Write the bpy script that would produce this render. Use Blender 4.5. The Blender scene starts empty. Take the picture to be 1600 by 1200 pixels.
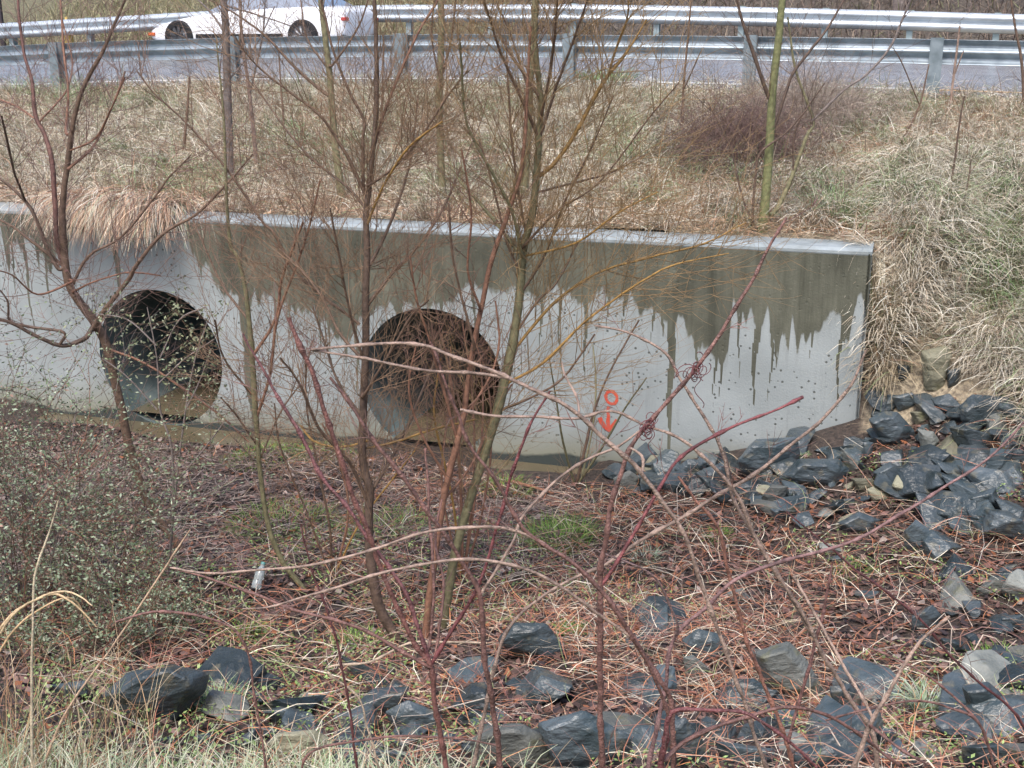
import bpy, bmesh, math, random
import numpy as np
from mathutils import Vector, Matrix
rnd = random.Random(7); NR = np.random.default_rng(11)
SC = bpy.context.scene; COL = SC.collection
# ------------------------------------------------------------ camera
F_PX, PITCH, ROLL = 1907.3, 0.2889, 0.0063
Rv = np.array([1., 0, 0]); Uv = np.array([0, math.sin(PITCH), math.cos(PITCH)]); Fv = np.array([0, math.cos(PITCH), -math.sin(PITCH)])
Rr = Rv*math.cos(ROLL) - Uv*math.sin(ROLL); Ur = Rv*math.sin(ROLL) + Uv*math.cos(ROLL)
cam = bpy.data.objects.new('camera', bpy.data.cameras.new('camera')); COL.objects.link(cam)
cam.matrix_world = Matrix(((Rr[0], Ur[0], -Fv[0], 0), (Rr[1], Ur[1], -Fv[1], 0), (Rr[2], Ur[2], -Fv[2], 0), (0, 0, 0, 1)))
cam.data.sensor_width = 36; cam.data.lens = 36*F_PX/1600; cam.data.clip_start = .05; cam.data.clip_end = 800
SC.camera = cam
# ------------------------------------------------------------ world and sun (overcast)
SUN_EL, SUN_AZ = math.radians(58), math.radians(200)
W = bpy.data.worlds.new('World'); SC.world = W; W.use_nodes = True
nt = W.node_tree; bg = nt.nodes['Background']
sky = nt.nodes.new('ShaderNodeTexSky'); sky.sky_type = 'NISHITA'; sky.sun_disc = False
sky.sun_elevation = SUN_EL; sky.sun_rotation = SUN_AZ; sky.dust_density = 4; sky.air_density = 1.0
hs = nt.nodes.new('ShaderNodeHueSaturation'); hs.inputs['Saturation'].default_value = 1.35
nt.links.new(sky.outputs[0], hs.inputs['Color']); nt.links.new(hs.outputs[0], bg.inputs[0]); bg.inputs[1].default_value = .13
sl = bpy.data.lights.new('sun', 'SUN'); sl.energy = 1.45; sl.angle = math.radians(16); sl.color = (1, .99, .98)
so = bpy.data.objects.new('sun', sl); COL.objects.link(so)
sd = Vector((math.sin(SUN_AZ)*math.cos(SUN_EL), math.cos(SUN_AZ)*math.cos(SUN_EL), math.sin(SUN_EL)))
so.rotation_euler = sd.to_track_quat('Z', 'Y').to_euler()
SC.view_settings.view_transform = 'Standard'; SC.view_settings.look = 'None'; SC.view_settings.gamma = 1
SC.view_settings.exposure = 0.92
SC.cycles.max_bounces = 6; SC.cycles.diffuse_bounces = 3; SC.cycles.glossy_bounces = 2

# ------------------------------------------------------------ pixel rays
def ray(px, py):
    X, Y = px-800, 600-py
    d = Rr*X + Ur*Y + Fv*F_PX
    return d/d[1]
def atD(px, py, D): return ray(px, py)*D
# ------------------------------------------------------------ wall frame: s leftwards along the wall, t out of the wall toward the stream
CX, CY, AW = 3.094, 10.351, 0.3132
ca, sa = math.cos(AW), math.sin(AW)
ZT, ZB, PR = -1.906, -4.20, .75
S1, S2 = 7.20, 4.097
def wp(s, t, z): return np.array([CX - s*ca - t*sa, CY + s*sa - t*ca, z])
def st(x, y):
    dx, dy = x-CX, y-CY
    return -dx*ca + dy*sa, -dx*sa - dy*ca
def onplane(px, py, t=0.):
    d = ray(px, py)
    # t = -(x-CX)sa-(y-CY)ca
    k = (t - (CX*sa + CY*ca))/(-(d[0]*sa + d[1]*ca))
    P = d*k; s, _ = st(P[0], P[1]); return s, P[2]
def sm(x): x = np.clip(x, 0, 1); return x*x*(3-2*x)
UN, UF = 6.3, 11.9
NEAR = [(0,72),(150,65),(350,59),(700,53),(1100,56),(1400,60),(1600,64)]
FAR = [(0,37),(100,31),(250,22),(400,13),(600,8),(900,7),(1200,12),(1400,17),(1600,23)]
def railtab(T, u):
    a = sorted(onplane(px, py, -u) for px, py in T); return np.array([q[0] for q in a]), np.array([q[1] for q in a])
NS, NZ = railtab(NEAR, UN); FS, FZ = railtab(FAR, UF)
def zn(s): return np.interp(s, NS, NZ) - .72
def zf(s): return np.interp(s, FS, FZ) - .72
def bumps(x, y): return (np.sin(x*2.3+y*1.1)*.5+np.sin(x*.9-y*2.7+1)*.6+np.sin(x*5.1+y*4.3+2)*.25+np.sin(-x*3.7+y*6.1)*.22)
def H(x, y):
    x = np.asarray(x, float); y = np.asarray(y, float)
    s, t = st(x, y)
    fr = np.interp(y, [-60, -6, 0, 3, 5, 6.5, 8, 10, 40], [-1.2, -1.5, -1.65, -2.65, -3.4, -3.82, -4.0, -4.06, -4.06])
    fr = fr + .30*sm((x-1.8)/3.2) + .05*bumps(x, y) + .35*sm((-x-1.4)/3)*sm((8.5-y)/3)
    tr = np.maximum(sm((s-5.0)/.35)*sm((8.9-s)/.5)*sm((.58-t)/.2), sm((s-2.3)/.3)*sm((3.7-s)/.3)*sm((.45-t)/.2))       # stream trench along the wall
    fr = fr*(1-tr) + (-4.30)*tr
    fr = fr + .52*sm((2.3-s)/2.5)*sm((3.0-t)/3.0)*(s > -1.6) + .52*(s <= -1.6)*sm((3.0-t)/3.0)
    u = np.maximum(-t, 0)
    k = sm(u/UN)*.35 + np.clip(u/UN, 0, 1)*.65
    zw = -1.96 + .05*bumps(x*.8, y*.8)*np.clip(1-u/UN, 0, 1)
    bk = zw*(1-k) + (zn(s)-.03)*k
    road = zn(s)*(1-np.clip((u-UN)/(UF-UN), 0, 1)) + zf(s)*np.clip((u-UN)/(UF-UN), 0, 1) - .03
    bk = np.where(u > UN, road, bk)
    bk = np.where(u > UF+.3, bk + np.minimum((u-UF-.3)*.34, 12), bk)
    S = sm(-s/1.3)
    lo = .05 + 1.0*S; hi = -.45 - 1.6*S
    w = np.where(s > 0, (t < -.15)*1., sm((lo-t)/(lo-hi)))
    return fr*(1-w) + bk*w
def Hf(x, y): return float(H(x, y))
def hit(px, py, y0=3.2):
    d = ray(px, py); a = y0
    while a < 60:
        P = d*a
        if P[2] < Hf(P[0], P[1]): break
        a += .05
    P = d*a; return np.array([P[0], P[1], Hf(P[0], P[1])])
def scale_at(P): return F_PX/float(np.dot(P, Fv))     # px per metre

# ------------------------------------------------------------ object helpers
def tag(o, label=None, cat=None, group=None, kind=None):
    if label: o['label'] = label
    if cat: o['category'] = cat
    if group: o['group'] = group
    if kind: o['kind'] = kind
    return o
def empty(name, loc=(0, 0, 0)):
    o = bpy.data.objects.new(name, None); COL.objects.link(o); o.location = [float(v) for v in loc]; return o
def link(name, me, mat=None, parent=None):
    o = bpy.data.objects.new(name, me); COL.objects.link(o)
    if mat is not None and not me.materials: me.materials.append(mat)
    if parent is not None:
        o.parent = parent; o.location = -parent.location
        bpy_par = parent.parent
        while bpy_par is not None: o.location -= bpy_par.location; bpy_par = bpy_par.parent
    return o
def npmesh(name, V, faces_list, col=None, smooth=False):
    """faces_list: list of int arrays (n,k) of equal k"""
    V = np.asarray(V, np.float32).reshape(-1, 3)
    loops = np.concatenate([f.ravel() for f in faces_list]).astype(np.int32)
    sizes = np.concatenate([np.full(len(f), f.shape[1]) for f in faces_list]).astype(np.int32)
    starts = np.concatenate([[0], np.cumsum(sizes)[:-1]]).astype(np.int32)
    me = bpy.data.meshes.new(name); me.vertices.add(len(V)); me.vertices.foreach_set('co', V.ravel())
    me.loops.add(len(loops)); me.loops.foreach_set('vertex_index', loops)
    me.polygons.add(len(sizes)); me.polygons.foreach_set('loop_start', starts); me.polygons.foreach_set('loop_total', sizes)
    if smooth: me.polygons.foreach_set('use_smooth', np.ones(len(sizes), bool))
    me.update(calc_edges=True)
    if col is not None:
        a = me.color_attributes.new('Col', 'FLOAT_COLOR', 'POINT')
        c = np.ones((len(V), 4), np.float32); c[:, :3] = col; a.data.foreach_set('color', c.ravel())
    return me
class Tubes:
    def __init__(s): s.V = []; s.Q = []; s.C = []; s.n = 0
    def add(s, P, R, k=6, col=(1, 1, 1)):
        P = np.asarray(P, float); m = len(P); R = np.broadcast_to(np.asarray(R, float), (m,))
        T = np.gradient(P, axis=0); T /= np.maximum(np.linalg.norm(T, axis=1, keepdims=True), 1e-9)
        ref = np.array([0, 0, 1.]) if abs(T[:, 2]).mean() < .8 else np.array([1., 0, 0])
        A = np.cross(T, ref); A /= np.maximum(np.linalg.norm(A, axis=1, keepdims=True), 1e-9); B = np.cross(T, A)
        th = np.arange(k)*2*math.pi/k
        ring = P[:, None] + R[:, None, None]*(A[:, None]*np.cos(th)[None, :, None] + B[:, None]*np.sin(th)[None, :, None])
        s.V.append(ring.reshape(-1, 3))
        i = np.arange(m-1)[:, None]*k; j = np.arange(k)[None]; j2 = (j+1) % k
        s.Q.append((s.n + np.stack([i+j, i+j2, i+k+j2, i+k+j], -1)).reshape(-1, 4))
        s.C.append(np.tile(np.asarray(col, float), (m*k, 1)))
        s.n += m*k
    def build(s, name, mat, parent=None, smooth=True):
        me = npmesh(name, np.concatenate(s.V), [np.concatenate(s.Q)], np.concatenate(s.C), smooth)
        return link(name, me, mat, parent)
def boxes(name, L, mat, parent=None, bevel=0):
    """L: list of 8-corner arrays"""
    bm = bmesh.new()
    for c in L:
        v = [bm.verts.new(tuple(map(float, p))) for p in c]
        for f in ((0,1,2,3),(7,6,5,4),(0,4,5,1),(1,5,6,2),(2,6,7,3),(3,7,4,0)): bm.faces.new([v[i] for i in f])
    if bevel: bmesh.ops.bevel(bm, geom=list(bm.edges), offset=bevel, segments=2, affect='EDGES')
    bmesh.ops.recalc_face_normals(bm, faces=bm.faces)
    me = bpy.data.meshes.new(name); bm.to_mesh(me); bm.free(); return link(name, me, mat, parent)
def wbox(s0, s1, t0, t1, z0, z1):
    z0 = z0 if hasattr(z0, '__len__') else (z0, z0); z1 = z1 if hasattr(z1, '__len__') else (z1, z1)
    return [wp(s0,t0,z0[0]), wp(s1,t0,z0[1]), wp(s1,t1,z0[1]), wp(s0,t1,z0[0]), wp(s0,t0,z1[0]), wp(s1,t0,z1[1]), wp(s1,t1,z1[1]), wp(s0,t1,z1[0])]

# ------------------------------------------------------------ materials
def mat(name, base=(.5, .5, .5), rough=.8, spec=.3, metal=0, var=.25, nscale=8, bump=0, bscale=40, attr=False, base2=None, trans=0):
    m = bpy.data.materials.new(name); m.use_nodes = True; t = m.node_tree; N = t.nodes; L = t.links
    b = N['Principled BSDF']; b.inputs['Roughness'].default_value = rough; b.inputs['Metallic'].default_value = metal
    b.inputs['Specular IOR Level'].default_value = spec
    tc = N.new('ShaderNodeTexCoord'); nz = N.new('ShaderNodeTexNoise'); nz.inputs['Scale'].default_value = nscale; nz.inputs['Detail'].default_value = 6
    L.new(tc.outputs['Object'], nz.inputs['Vector'])
    mx = N.new('ShaderNodeMix'); mx.data_type = 'RGBA'
    rp = N.new('ShaderNodeMapRange'); rp.inputs[1].default_value = .35; rp.inputs[2].default_value = .65
    L.new(nz.outputs['Fac'], rp.inputs[0]); L.new(rp.outputs[0], mx.inputs[0])
    b2 = base2 or tuple(c*(1-var) for c in base)
    if attr:
        at = N.new('ShaderNodeAttribute'); at.attribute_name = 'Col'
        mu = N.new('ShaderNodeMix'); mu.data_type = 'RGBA'; mu.blend_type = 'MULTIPLY'; mu.inputs[0].default_value = 1
        mx.inputs[6].default_value = (1, 1, 1, 1); mx.inputs[7].default_value = (1-var, 1-var, 1-var, 1)
        L.new(at.outputs['Color'], mu.inputs[6]); L.new(mx.outputs[2], mu.inputs[7]); L.new(mu.outputs[2], b.inputs['Base Color'])
    else:
        mx.inputs[6].default_value = (*base, 1); mx.inputs[7].default_value = (*b2, 1)
        L.new(mx.outputs[2], b.inputs['Base Color'])
    if bump:
        n2 = N.new('ShaderNodeTexNoise'); n2.inputs['Scale'].default_value = bscale; n2.inputs['Detail'].default_value = 8
        L.new(tc.outputs['Object'], n2.inputs['Vector'])
        bu = N.new('ShaderNodeBump'); bu.inputs['Strength'].default_value = bump; bu.inputs['Distance'].default_value = .02
        L.new(n2.outputs['Fac'], bu.inputs['Height']); L.new(bu.outputs[0], b.inputs['Normal'])
    if trans:
        b.inputs['Transmission Weight'].default_value = trans
    return m
M = {}
M['blade'] = mat('grass_blade', rough=.6, attr=True, var=.3, nscale=3, spec=.25)
M['bark'] = mat('bark', rough=.55, attr=True, var=.45, nscale=28, bump=.4, bscale=90, spec=.35)
M['twig'] = mat('twig', rough=.5, attr=True, var=.3, nscale=12, spec=.35)
M['cane'] = mat('cane', rough=.42, attr=True, var=.62, nscale=34, bump=.5, bscale=150, spec=.5)
M['leaf'] = mat('leaf', rough=.5, attr=True, var=.3, nscale=5)
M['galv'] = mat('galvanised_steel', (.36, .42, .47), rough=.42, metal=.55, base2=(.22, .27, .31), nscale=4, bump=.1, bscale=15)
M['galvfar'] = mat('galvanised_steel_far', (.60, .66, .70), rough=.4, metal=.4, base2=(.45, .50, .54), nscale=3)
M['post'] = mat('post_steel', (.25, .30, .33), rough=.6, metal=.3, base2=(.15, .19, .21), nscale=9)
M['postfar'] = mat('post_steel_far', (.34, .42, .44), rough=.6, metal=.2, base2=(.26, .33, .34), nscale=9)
M['paint'] = mat('car_paint', (.85, .86, .88), rough=.2, spec=.6, var=.03)
M['glass'] = mat('car_glass', (.26, .30, .36), rough=.06, spec=.8, var=.1)  # grey-blue base colour includes a painted reflection
M['rubber'] = mat('rubber', (.025, .025, .027), rough=.8)
M['rim'] = mat('rim', (.12, .12, .13), rough=.4, metal=.6)
M['amber'] = mat('amber_lens', (.7, .16, .05), rough=.25)
M['redlens'] = mat('red_lens', (.6, .05, .06), rough=.25)
M['spray'] = mat('spray_paint', (.68, .085, .045), rough=.6, base2=(.55, .14, .10), nscale=40)
M['white'] = mat('white_line', (.75, .76, .76), rough=.7, var=.3, nscale=30)
M['orangeline'] = mat('yellow_line', (.65, .42, .22), rough=.7, var=.3, nscale=30)
M['plastic'] = mat('bottle_plastic', (.72, .80, .80), rough=.25, spec=.6, var=.25, nscale=30, trans=.6)
M['yellow'] = mat('yellow_paint', (.62, .44, .10), rough=.5, base2=(.42, .30, .10), nscale=12)
M['darkwood'] = mat('dark_wood', (.07, .06, .07), rough=.9)
M['woodslab'] = mat('weathered_wood', (.30, .22, .15), rough=.8, base2=(.16, .11, .08), nscale=20, bump=.3)
# road
m = mat('asphalt', (.30, .31, .33), rough=.2, base2=(.22, .23, .245), nscale=3, bump=.25, bscale=120, spec=.6); M['road'] = m  # base colour lightened to carry the sky's reflection on the wet surface
# concrete with wet stain carried by a distance attribute
def concrete():
    m = bpy.data.materials.new('concrete'); m.use_nodes = True; t = m.node_tree; N = t.nodes; L = t.links; b = N['Principled BSDF']
    tc = N.new('ShaderNodeTexCoord'); at = N.new('ShaderNodeAttribute'); at.attribute_name = 'wet'
    n1 = N.new('ShaderNodeTexNoise'); n1.inputs['Scale'].default_value = 22; n1.inputs['Detail'].default_value = 5; L.new(tc.outputs['Object'], n1.inputs['Vector'])
    ad = N.new('ShaderNodeMath'); ad.operation = 'MULTIPLY_ADD'; L.new(n1.outputs['Fac'], ad.inputs[0]); ad.inputs[1].default_value = .09; L.new(at.outputs['Fac'], ad.inputs[2])
    mr = N.new('ShaderNodeMapRange'); mr.inputs[1].default_value = .03; mr.inputs[2].default_value = .075; L.new(ad.outputs[0], mr.inputs[0])
    # vertical streaks
    mp = N.new('ShaderNodeMapping'); mp.inputs['Scale'].default_value = (9, 9, .8); L.new(tc.outputs['Object'], mp.inputs[0])
    n2 = N.new('ShaderNodeTexNoise'); n2.inputs['Scale'].default_value = 1; n2.inputs['Detail'].default_value = 12; n2.inputs['Roughness'].default_value = .72; L.new(mp.outputs[0], n2.inputs['Vector'])
    n3 = N.new('ShaderNodeTexNoise'); n3.inputs['Scale'].default_value = 1.6; n3.inputs['Detail'].default_value = 7; L.new(tc.outputs['Object'], n3.inputs['Vector'])
    dry = N.new('ShaderNodeMix'); dry.data_type = 'RGBA'; dry.inputs[6].default_value = (.21, .235, .23, 1); dry.inputs[7].default_value = (.44, .48, .475, 1)
    L.new(n3.outputs['Fac'], dry.inputs[0])
    wet = N.new('ShaderNodeMix'); wet.data_type = 'RGBA'; wet.inputs[6].default_value = (.062, .064, .046, 1); wet.inputs[7].default_value = (.152, .153, .115, 1)
    r2 = N.new('ShaderNodeMapRange'); r2.inputs[1].default_value = .3; r2.inputs[2].default_value = .7; L.new(n2.outputs['Fac'], r2.inputs[0]); L.new(r2.outputs[0], wet.inputs[0])
    # faint dry streaks
    ds = N.new('ShaderNodeMapRange'); ds.inputs[1].default_value = .56; ds.inputs[2].default_value = .75; ds.inputs[3].default_value = 0; ds.inputs[4].default_value = .42; L.new(n2.outputs['Fac'], ds.inputs[0])
    dm = N.new('ShaderNodeMix'); dm.data_type = 'RGBA'; L.new(ds.outputs[0], dm.inputs[0]); L.new(dry.outputs[2], dm.inputs[6]); dm.inputs[7].default_value = (.21, .225, .21, 1)
    # air pocks
    vo = N.new('ShaderNodeTexVoronoi'); vo.inputs['Scale'].default_value = 16; L.new(tc.outputs['Object'], vo.inputs['Vector'])
    vm = N.new('ShaderNodeMapRange'); vm.inputs[1].default_value = .14; vm.inputs[2].default_value = .22; vm.inputs[3].default_value = 1; vm.inputs[4].default_value = 0; L.new(vo.outputs['Distance'], vm.inputs[0])
    n4 = N.new('ShaderNodeTexNoise'); n4.inputs['Scale'].default_value = 3; L.new(tc.outputs['Object'], n4.inputs['Vector'])
    gt = N.new('ShaderNodeMath'); gt.operation = 'GREATER_THAN'; gt.inputs[1].default_value = .46; L.new(n4.outputs['Fac'], gt.inputs[0])
    pm = N.new('ShaderNodeMath'); pm.operation = 'MULTIPLY'; L.new(vm.outputs[0], pm.inputs[0]); L.new(gt.outputs[0], pm.inputs[1])
    pk = N.new('ShaderNodeMix'); pk.data_type = 'RGBA'; L.new(pm.outputs[0], pk.inputs[0]); L.new(dm.outputs[2], pk.inputs[6]); pk.inputs[7].default_value = (.11, .12, .11, 1)
    # damp yellowish foot of the wall
    sx = N.new('ShaderNodeSeparateXYZ'); L.new(tc.outputs['Object'], sx.inputs[0])
    a2 = N.new('ShaderNodeMath'); a2.operation = 'MULTIPLY_ADD'; L.new(n3.outputs['Fac'], a2.inputs[0]); a2.inputs[1].default_value = .25; L.new(sx.outputs['Z'], a2.inputs[2])
    f1 = N.new('ShaderNodeMapRange'); f1.inputs[1].default_value = ZB+.62; f1.inputs[2].default_value = ZB+.22; L.new(a2.outputs[0], f1.inputs[0])
    fm = N.new('ShaderNodeMix'); fm.data_type = 'RGBA'; fm.inputs[7].default_value = (.24, .24, .18, 1); L.new(f1.outputs[0], fm.inputs[0]); L.new(pk.outputs[2], fm.inputs[6])
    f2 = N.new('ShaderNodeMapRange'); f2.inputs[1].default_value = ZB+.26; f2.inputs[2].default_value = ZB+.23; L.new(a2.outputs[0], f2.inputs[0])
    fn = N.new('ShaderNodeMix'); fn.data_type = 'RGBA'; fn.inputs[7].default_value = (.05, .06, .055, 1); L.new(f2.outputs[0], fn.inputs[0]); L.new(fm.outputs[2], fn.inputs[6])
    hw = N.new('ShaderNodeMath'); hw.operation = 'MULTIPLY_ADD'; L.new(n2.outputs['Fac'], hw.inputs[0]); hw.inputs[1].default_value = .9; L.new(at.outputs['Fac'], hw.inputs[2])
    hr = N.new('ShaderNodeMapRange'); hr.inputs[1].default_value = .28; hr.inputs[2].default_value = .62; hr.inputs[4].default_value = .5; L.new(hw.outputs[0], hr.inputs[0])
    hm = N.new('ShaderNodeMix'); hm.data_type = 'RGBA'; L.new(hr.outputs[0], hm.inputs[0]); L.new(fn.outputs[2], hm.inputs[6]); hm.inputs[7].default_value = (.22, .235, .215, 1)
    n6 = N.new('ShaderNodeTexNoise'); n6.inputs['Scale'].default_value = 2.2; n6.inputs['Detail'].default_value = 8; L.new(tc.outputs['Object'], n6.inputs['Vector'])
    wv = N.new('ShaderNodeMapRange'); wv.inputs[1].default_value = .35; wv.inputs[2].default_value = .68; wv.inputs[3].default_value = .78; wv.inputs[4].default_value = 1.35; L.new(n6.outputs['Fac'], wv.inputs[0])
    wh_ = N.new('ShaderNodeHueSaturation'); L.new(wv.outputs[0], wh_.inputs['Value']); L.new(wet.outputs[2], wh_.inputs['Color'])
    fin = N.new('ShaderNodeMix'); fin.data_type = 'RGBA'; L.new(mr.outputs[0], fin.inputs[0]); L.new(hm.outputs[2], fin.inputs[6]); L.new(wh_.outputs[0], fin.inputs[7])
    L.new(fin.outputs[2], b.inputs['Base Color'])
    rg = N.new('ShaderNodeMapRange'); rg.inputs[3].default_value = .85; rg.inputs[4].default_value = .6; L.new(mr.outputs[0], rg.inputs[0]); L.new(rg.outputs[0], b.inputs['Roughness'])
    b.inputs['Specular IOR Level'].default_value = .3
    n5 = N.new('ShaderNodeTexNoise'); n5.inputs['Scale'].default_value = 60; n5.inputs['Detail'].default_value = 6; L.new(tc.outputs['Object'], n5.inputs['Vector'])
    sb = N.new('ShaderNodeMath'); sb.operation = 'SUBTRACT'; L.new(n5.outputs['Fac'], sb.inputs[0]); L.new(pm.outputs[0], sb.inputs[1])
    bu = N.new('ShaderNodeBump'); bu.inputs['Strength'].default_value = .35; bu.inputs['Distance'].default_value = .01; L.new(sb.outputs[0], bu.inputs['Height']); L.new(bu.outputs[0], b.inputs['Normal'])
    return m
M['concrete'] = concrete()
M['coping'] = mat('coping_concrete', (.34, .385, .395), rough=.8, base2=(.24, .27, .27), nscale=5, bump=.2, bscale=60)
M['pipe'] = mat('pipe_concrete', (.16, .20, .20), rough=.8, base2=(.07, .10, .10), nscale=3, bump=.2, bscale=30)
# ground
def ground_mat():
    m = bpy.data.materials.new('soil'); m.use_nodes = True; t = m.node_tree; N = t.nodes; L = t.links; b = N['Principled BSDF']
    tc = N.new('ShaderNodeTexCoord'); n1 = N.new('ShaderNodeTexNoise'); n1.inputs['Scale'].default_value = 1.3; n1.inputs['Detail'].default_value = 8; L.new(tc.outputs['Object'], n1.inputs['Vector'])
    n2 = N.new('ShaderNodeTexNoise'); n2.inputs['Scale'].default_value = 26; n2.inputs['Detail'].default_value = 8; L.new(tc.outputs['Object'], n2.inputs['Vector'])
    at = N.new('ShaderNodeAttribute'); at.attribute_name = 'Col'
    mu = N.new('ShaderNodeMix'); mu.data_type = 'RGBA'; mu.blend_type = 'MULTIPLY'; mu.inputs[0].default_value = 1
    r = N.new('ShaderNodeValToRGB'); r.color_ramp.elements[0].position = .3; r.color_ramp.elements[0].color = (.35, .33, .33, 1); r.color_ramp.elements[1].position = .7; r.color_ramp.elements[1].color = (1.35, 1.3, 1.25, 1)
    L.new(n2.outputs['Fac'], r.inputs[0]); L.new(at.outputs['Color'], mu.inputs[6]); L.new(r.outputs[0], mu.inputs[7]); L.new(mu.outputs[2], b.inputs['Base Color'])
    b.inputs['Roughness'].default_value = .7
    bu = N.new('ShaderNodeBump'); bu.inputs['Strength'].default_value = .9; bu.inputs['Distance'].default_value = .04; L.new(n2.outputs['Fac'], bu.inputs['Height']); L.new(bu.outputs[0], b.inputs['Normal'])
    return m
M['soil'] = ground_mat()
def water_mat():
    m = mat('muddy_water', (.16, .13, .08), rough=.06, spec=.6, base2=(.11, .095, .06), nscale=1.5, bump=.05, bscale=6); return m
M['water'] = water_mat()
def rock_mat(name, a, b_, rough, moss=(.15, .14, .10), mossamt=.65):
    m = bpy.data.materials.new(name); m.use_nodes = True; t = m.node_tree; N = t.nodes; L = t.links; b = N['Principled BSDF']
    ge = N.new('ShaderNodeNewGeometry'); oi = N.new('ShaderNodeObjectInfo')
    n1 = N.new('ShaderNodeTexNoise'); n1.inputs['Scale'].default_value = 5; n1.inputs['Detail'].default_value = 8; L.new(ge.outputs['Position'], n1.inputs['Vector'])
    mx = N.new('ShaderNodeMix'); mx.data_type = 'RGBA'; mx.inputs[6].default_value = (*a, 1); mx.inputs[7].default_value = (*b_, 1)
    r0 = N.new('ShaderNodeMapRange'); r0.inputs[1].default_value = .3; r0.inputs[2].default_value = .7; L.new(n1.outputs['Fac'], r0.inputs[0]); L.new(r0.outputs[0], mx.inputs[0])
    hv = N.new('ShaderNodeHueSaturation'); L.new(mx.outputs[2], hv.inputs['Color'])
    vr = N.new('ShaderNodeMapRange'); vr.inputs[3].default_value = .6; vr.inputs[4].default_value = 1.5; L.new(oi.outputs['Random'], vr.inputs[0]); L.new(vr.outputs[0], hv.inputs['Value'])
    n2 = N.new('ShaderNodeTexNoise'); n2.inputs['Scale'].default_value = 9; n2.inputs['Detail'].default_value = 10; L.new(ge.outputs['Position'], n2.inputs['Vector'])
    r1 = N.new('ShaderNodeMapRange'); r1.inputs[1].default_value = .58; r1.inputs[2].default_value = .68; r1.inputs[4].default_value = mossamt; L.new(n2.outputs['Fac'], r1.inputs[0])
    m2 = N.new('ShaderNodeMix'); m2.data_type = 'RGBA'; L.new(r1.outputs[0], m2.inputs[0]); L.new(hv.outputs[0], m2.inputs[6]); m2.inputs[7].default_value = (*moss, 1)
    L.new(m2.outputs[2], b.inputs['Base Color']); b.inputs['Roughness'].default_value = rough; b.inputs['Specular IOR Level'].default_value = .5
    mp = N.new('ShaderNodeMapping'); mp.inputs['Scale'].default_value = (1, 1, 1.8); mp.inputs['Rotation'].default_value = (.5, .3, 0); L.new(ge.outputs['Position'], mp.inputs[0])
    n3 = N.new('ShaderNodeTexNoise'); n3.inputs['Scale'].default_value = 14; n3.inputs['Detail'].default_value = 9; L.new(mp.outputs[0], n3.inputs['Vector'])
    bu = N.new('ShaderNodeBump'); bu.inputs['Strength'].default_value = .8; bu.inputs['Distance'].default_value = .03; L.new(n3.outputs['Fac'], bu.inputs['Height']); L.new(bu.outputs[0], b.inputs['Normal'])
    return m
M['slate'] = rock_mat('dark_slate', (.026, .040, .044), (.080, .099, .108), .3)
M['tanrock'] = rock_mat('tan_stone', (.17, .165, .11), (.28, .27, .19), .7, (.16, .16, .08))
M['greyrock'] = rock_mat('grey_stone', (.10, .11, .10), (.20, .21, .19), .6, (.13, .13, .07))

# ------------------------------------------------------------ ground sheet, in wall coordinates (s, t)
def grid_sheet():
    sv = np.concatenate([[-150, -80, -45, -28, -20, -15, -12], np.arange(-10, -2, .2), np.arange(-2, 0, .1), [0.], np.arange(.1, 12, .12), np.arange(12, 16, .5), [18, 22, 30, 45, 80, 150]])
    tv = np.concatenate([[-150, -90, -60, -40, -30, -24, -20, -17], np.arange(-15, -6.5, .5), [-6.3], np.arange(-6.1, -2, .2), np.arange(-2, -.5, .1), [-.45, -.12], [-.04, .02], np.arange(.1, 1.5, .07), np.arange(1.5, 8, .15), np.arange(8, 14, .5), [17, 25, 40, 60]])
    S, T = np.meshgrid(sv, tv, indexing='ij'); X = CX - S*ca - T*sa; Y = CY + S*sa - T*ca; Z = H(X, Y)
    n, m_ = S.shape; V = np.stack([X, Y, Z], -1).reshape(-1, 3)
    I = (np.arange(n-1)[:, None]*m_ + np.arange(m_-1)[None])
    Q = np.stack([I, I+m_, I+m_+1, I+1], -1).reshape(-1, 4)
    sc = (S[:-1, :-1] + S[1:, 1:])/2; tcn = (T[:-1, :-1] + T[1:, 1:])/2
    kill = (sc > 0) & (sc < 14) & (tcn > -.45) & (tcn < -.0)
    Q = Q[~kill.ravel()]
    s, t = S.ravel(), T.ravel()
    base = np.tile(np.array([.062, .047, .038]), (len(V), 1))
    b_ = (t < -.2) & (t > -7) | ((s < 0) & (t < .3)); base[b_] = [.36, .31, .22]
    far = t < -12; base[far] = [.115, .10, .08]
    lf = far & (s > 8); base[lf] = [.17, .16, .09]
    nearg = (t > 6.6); base[nearg] = [.10, .10, .05]
    me = npmesh('ground', V, [Q], base, True)
    o = link('ground', me, M['soil']); tag(o, kind='structure'); return o
grid_sheet()
# stream water
def sheet(name, s0, s1, t0, t1, z, mt, n=8):
    V = []; 
    for i in range(n+1):
        for t in (t0, t1): V.append(wp(s0+(s1-s0)*i/n, t, z))
    Q = np.array([[2*i, 2*i+2, 2*i+3, 2*i+1] for i in range(n)])
    return link(name, npmesh(name, V, [Q]), mt)
tag(sheet('stream_water', 2.2, 9.2, -.0+.004, 1.0, -4.165, M['water']), kind='structure')
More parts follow.
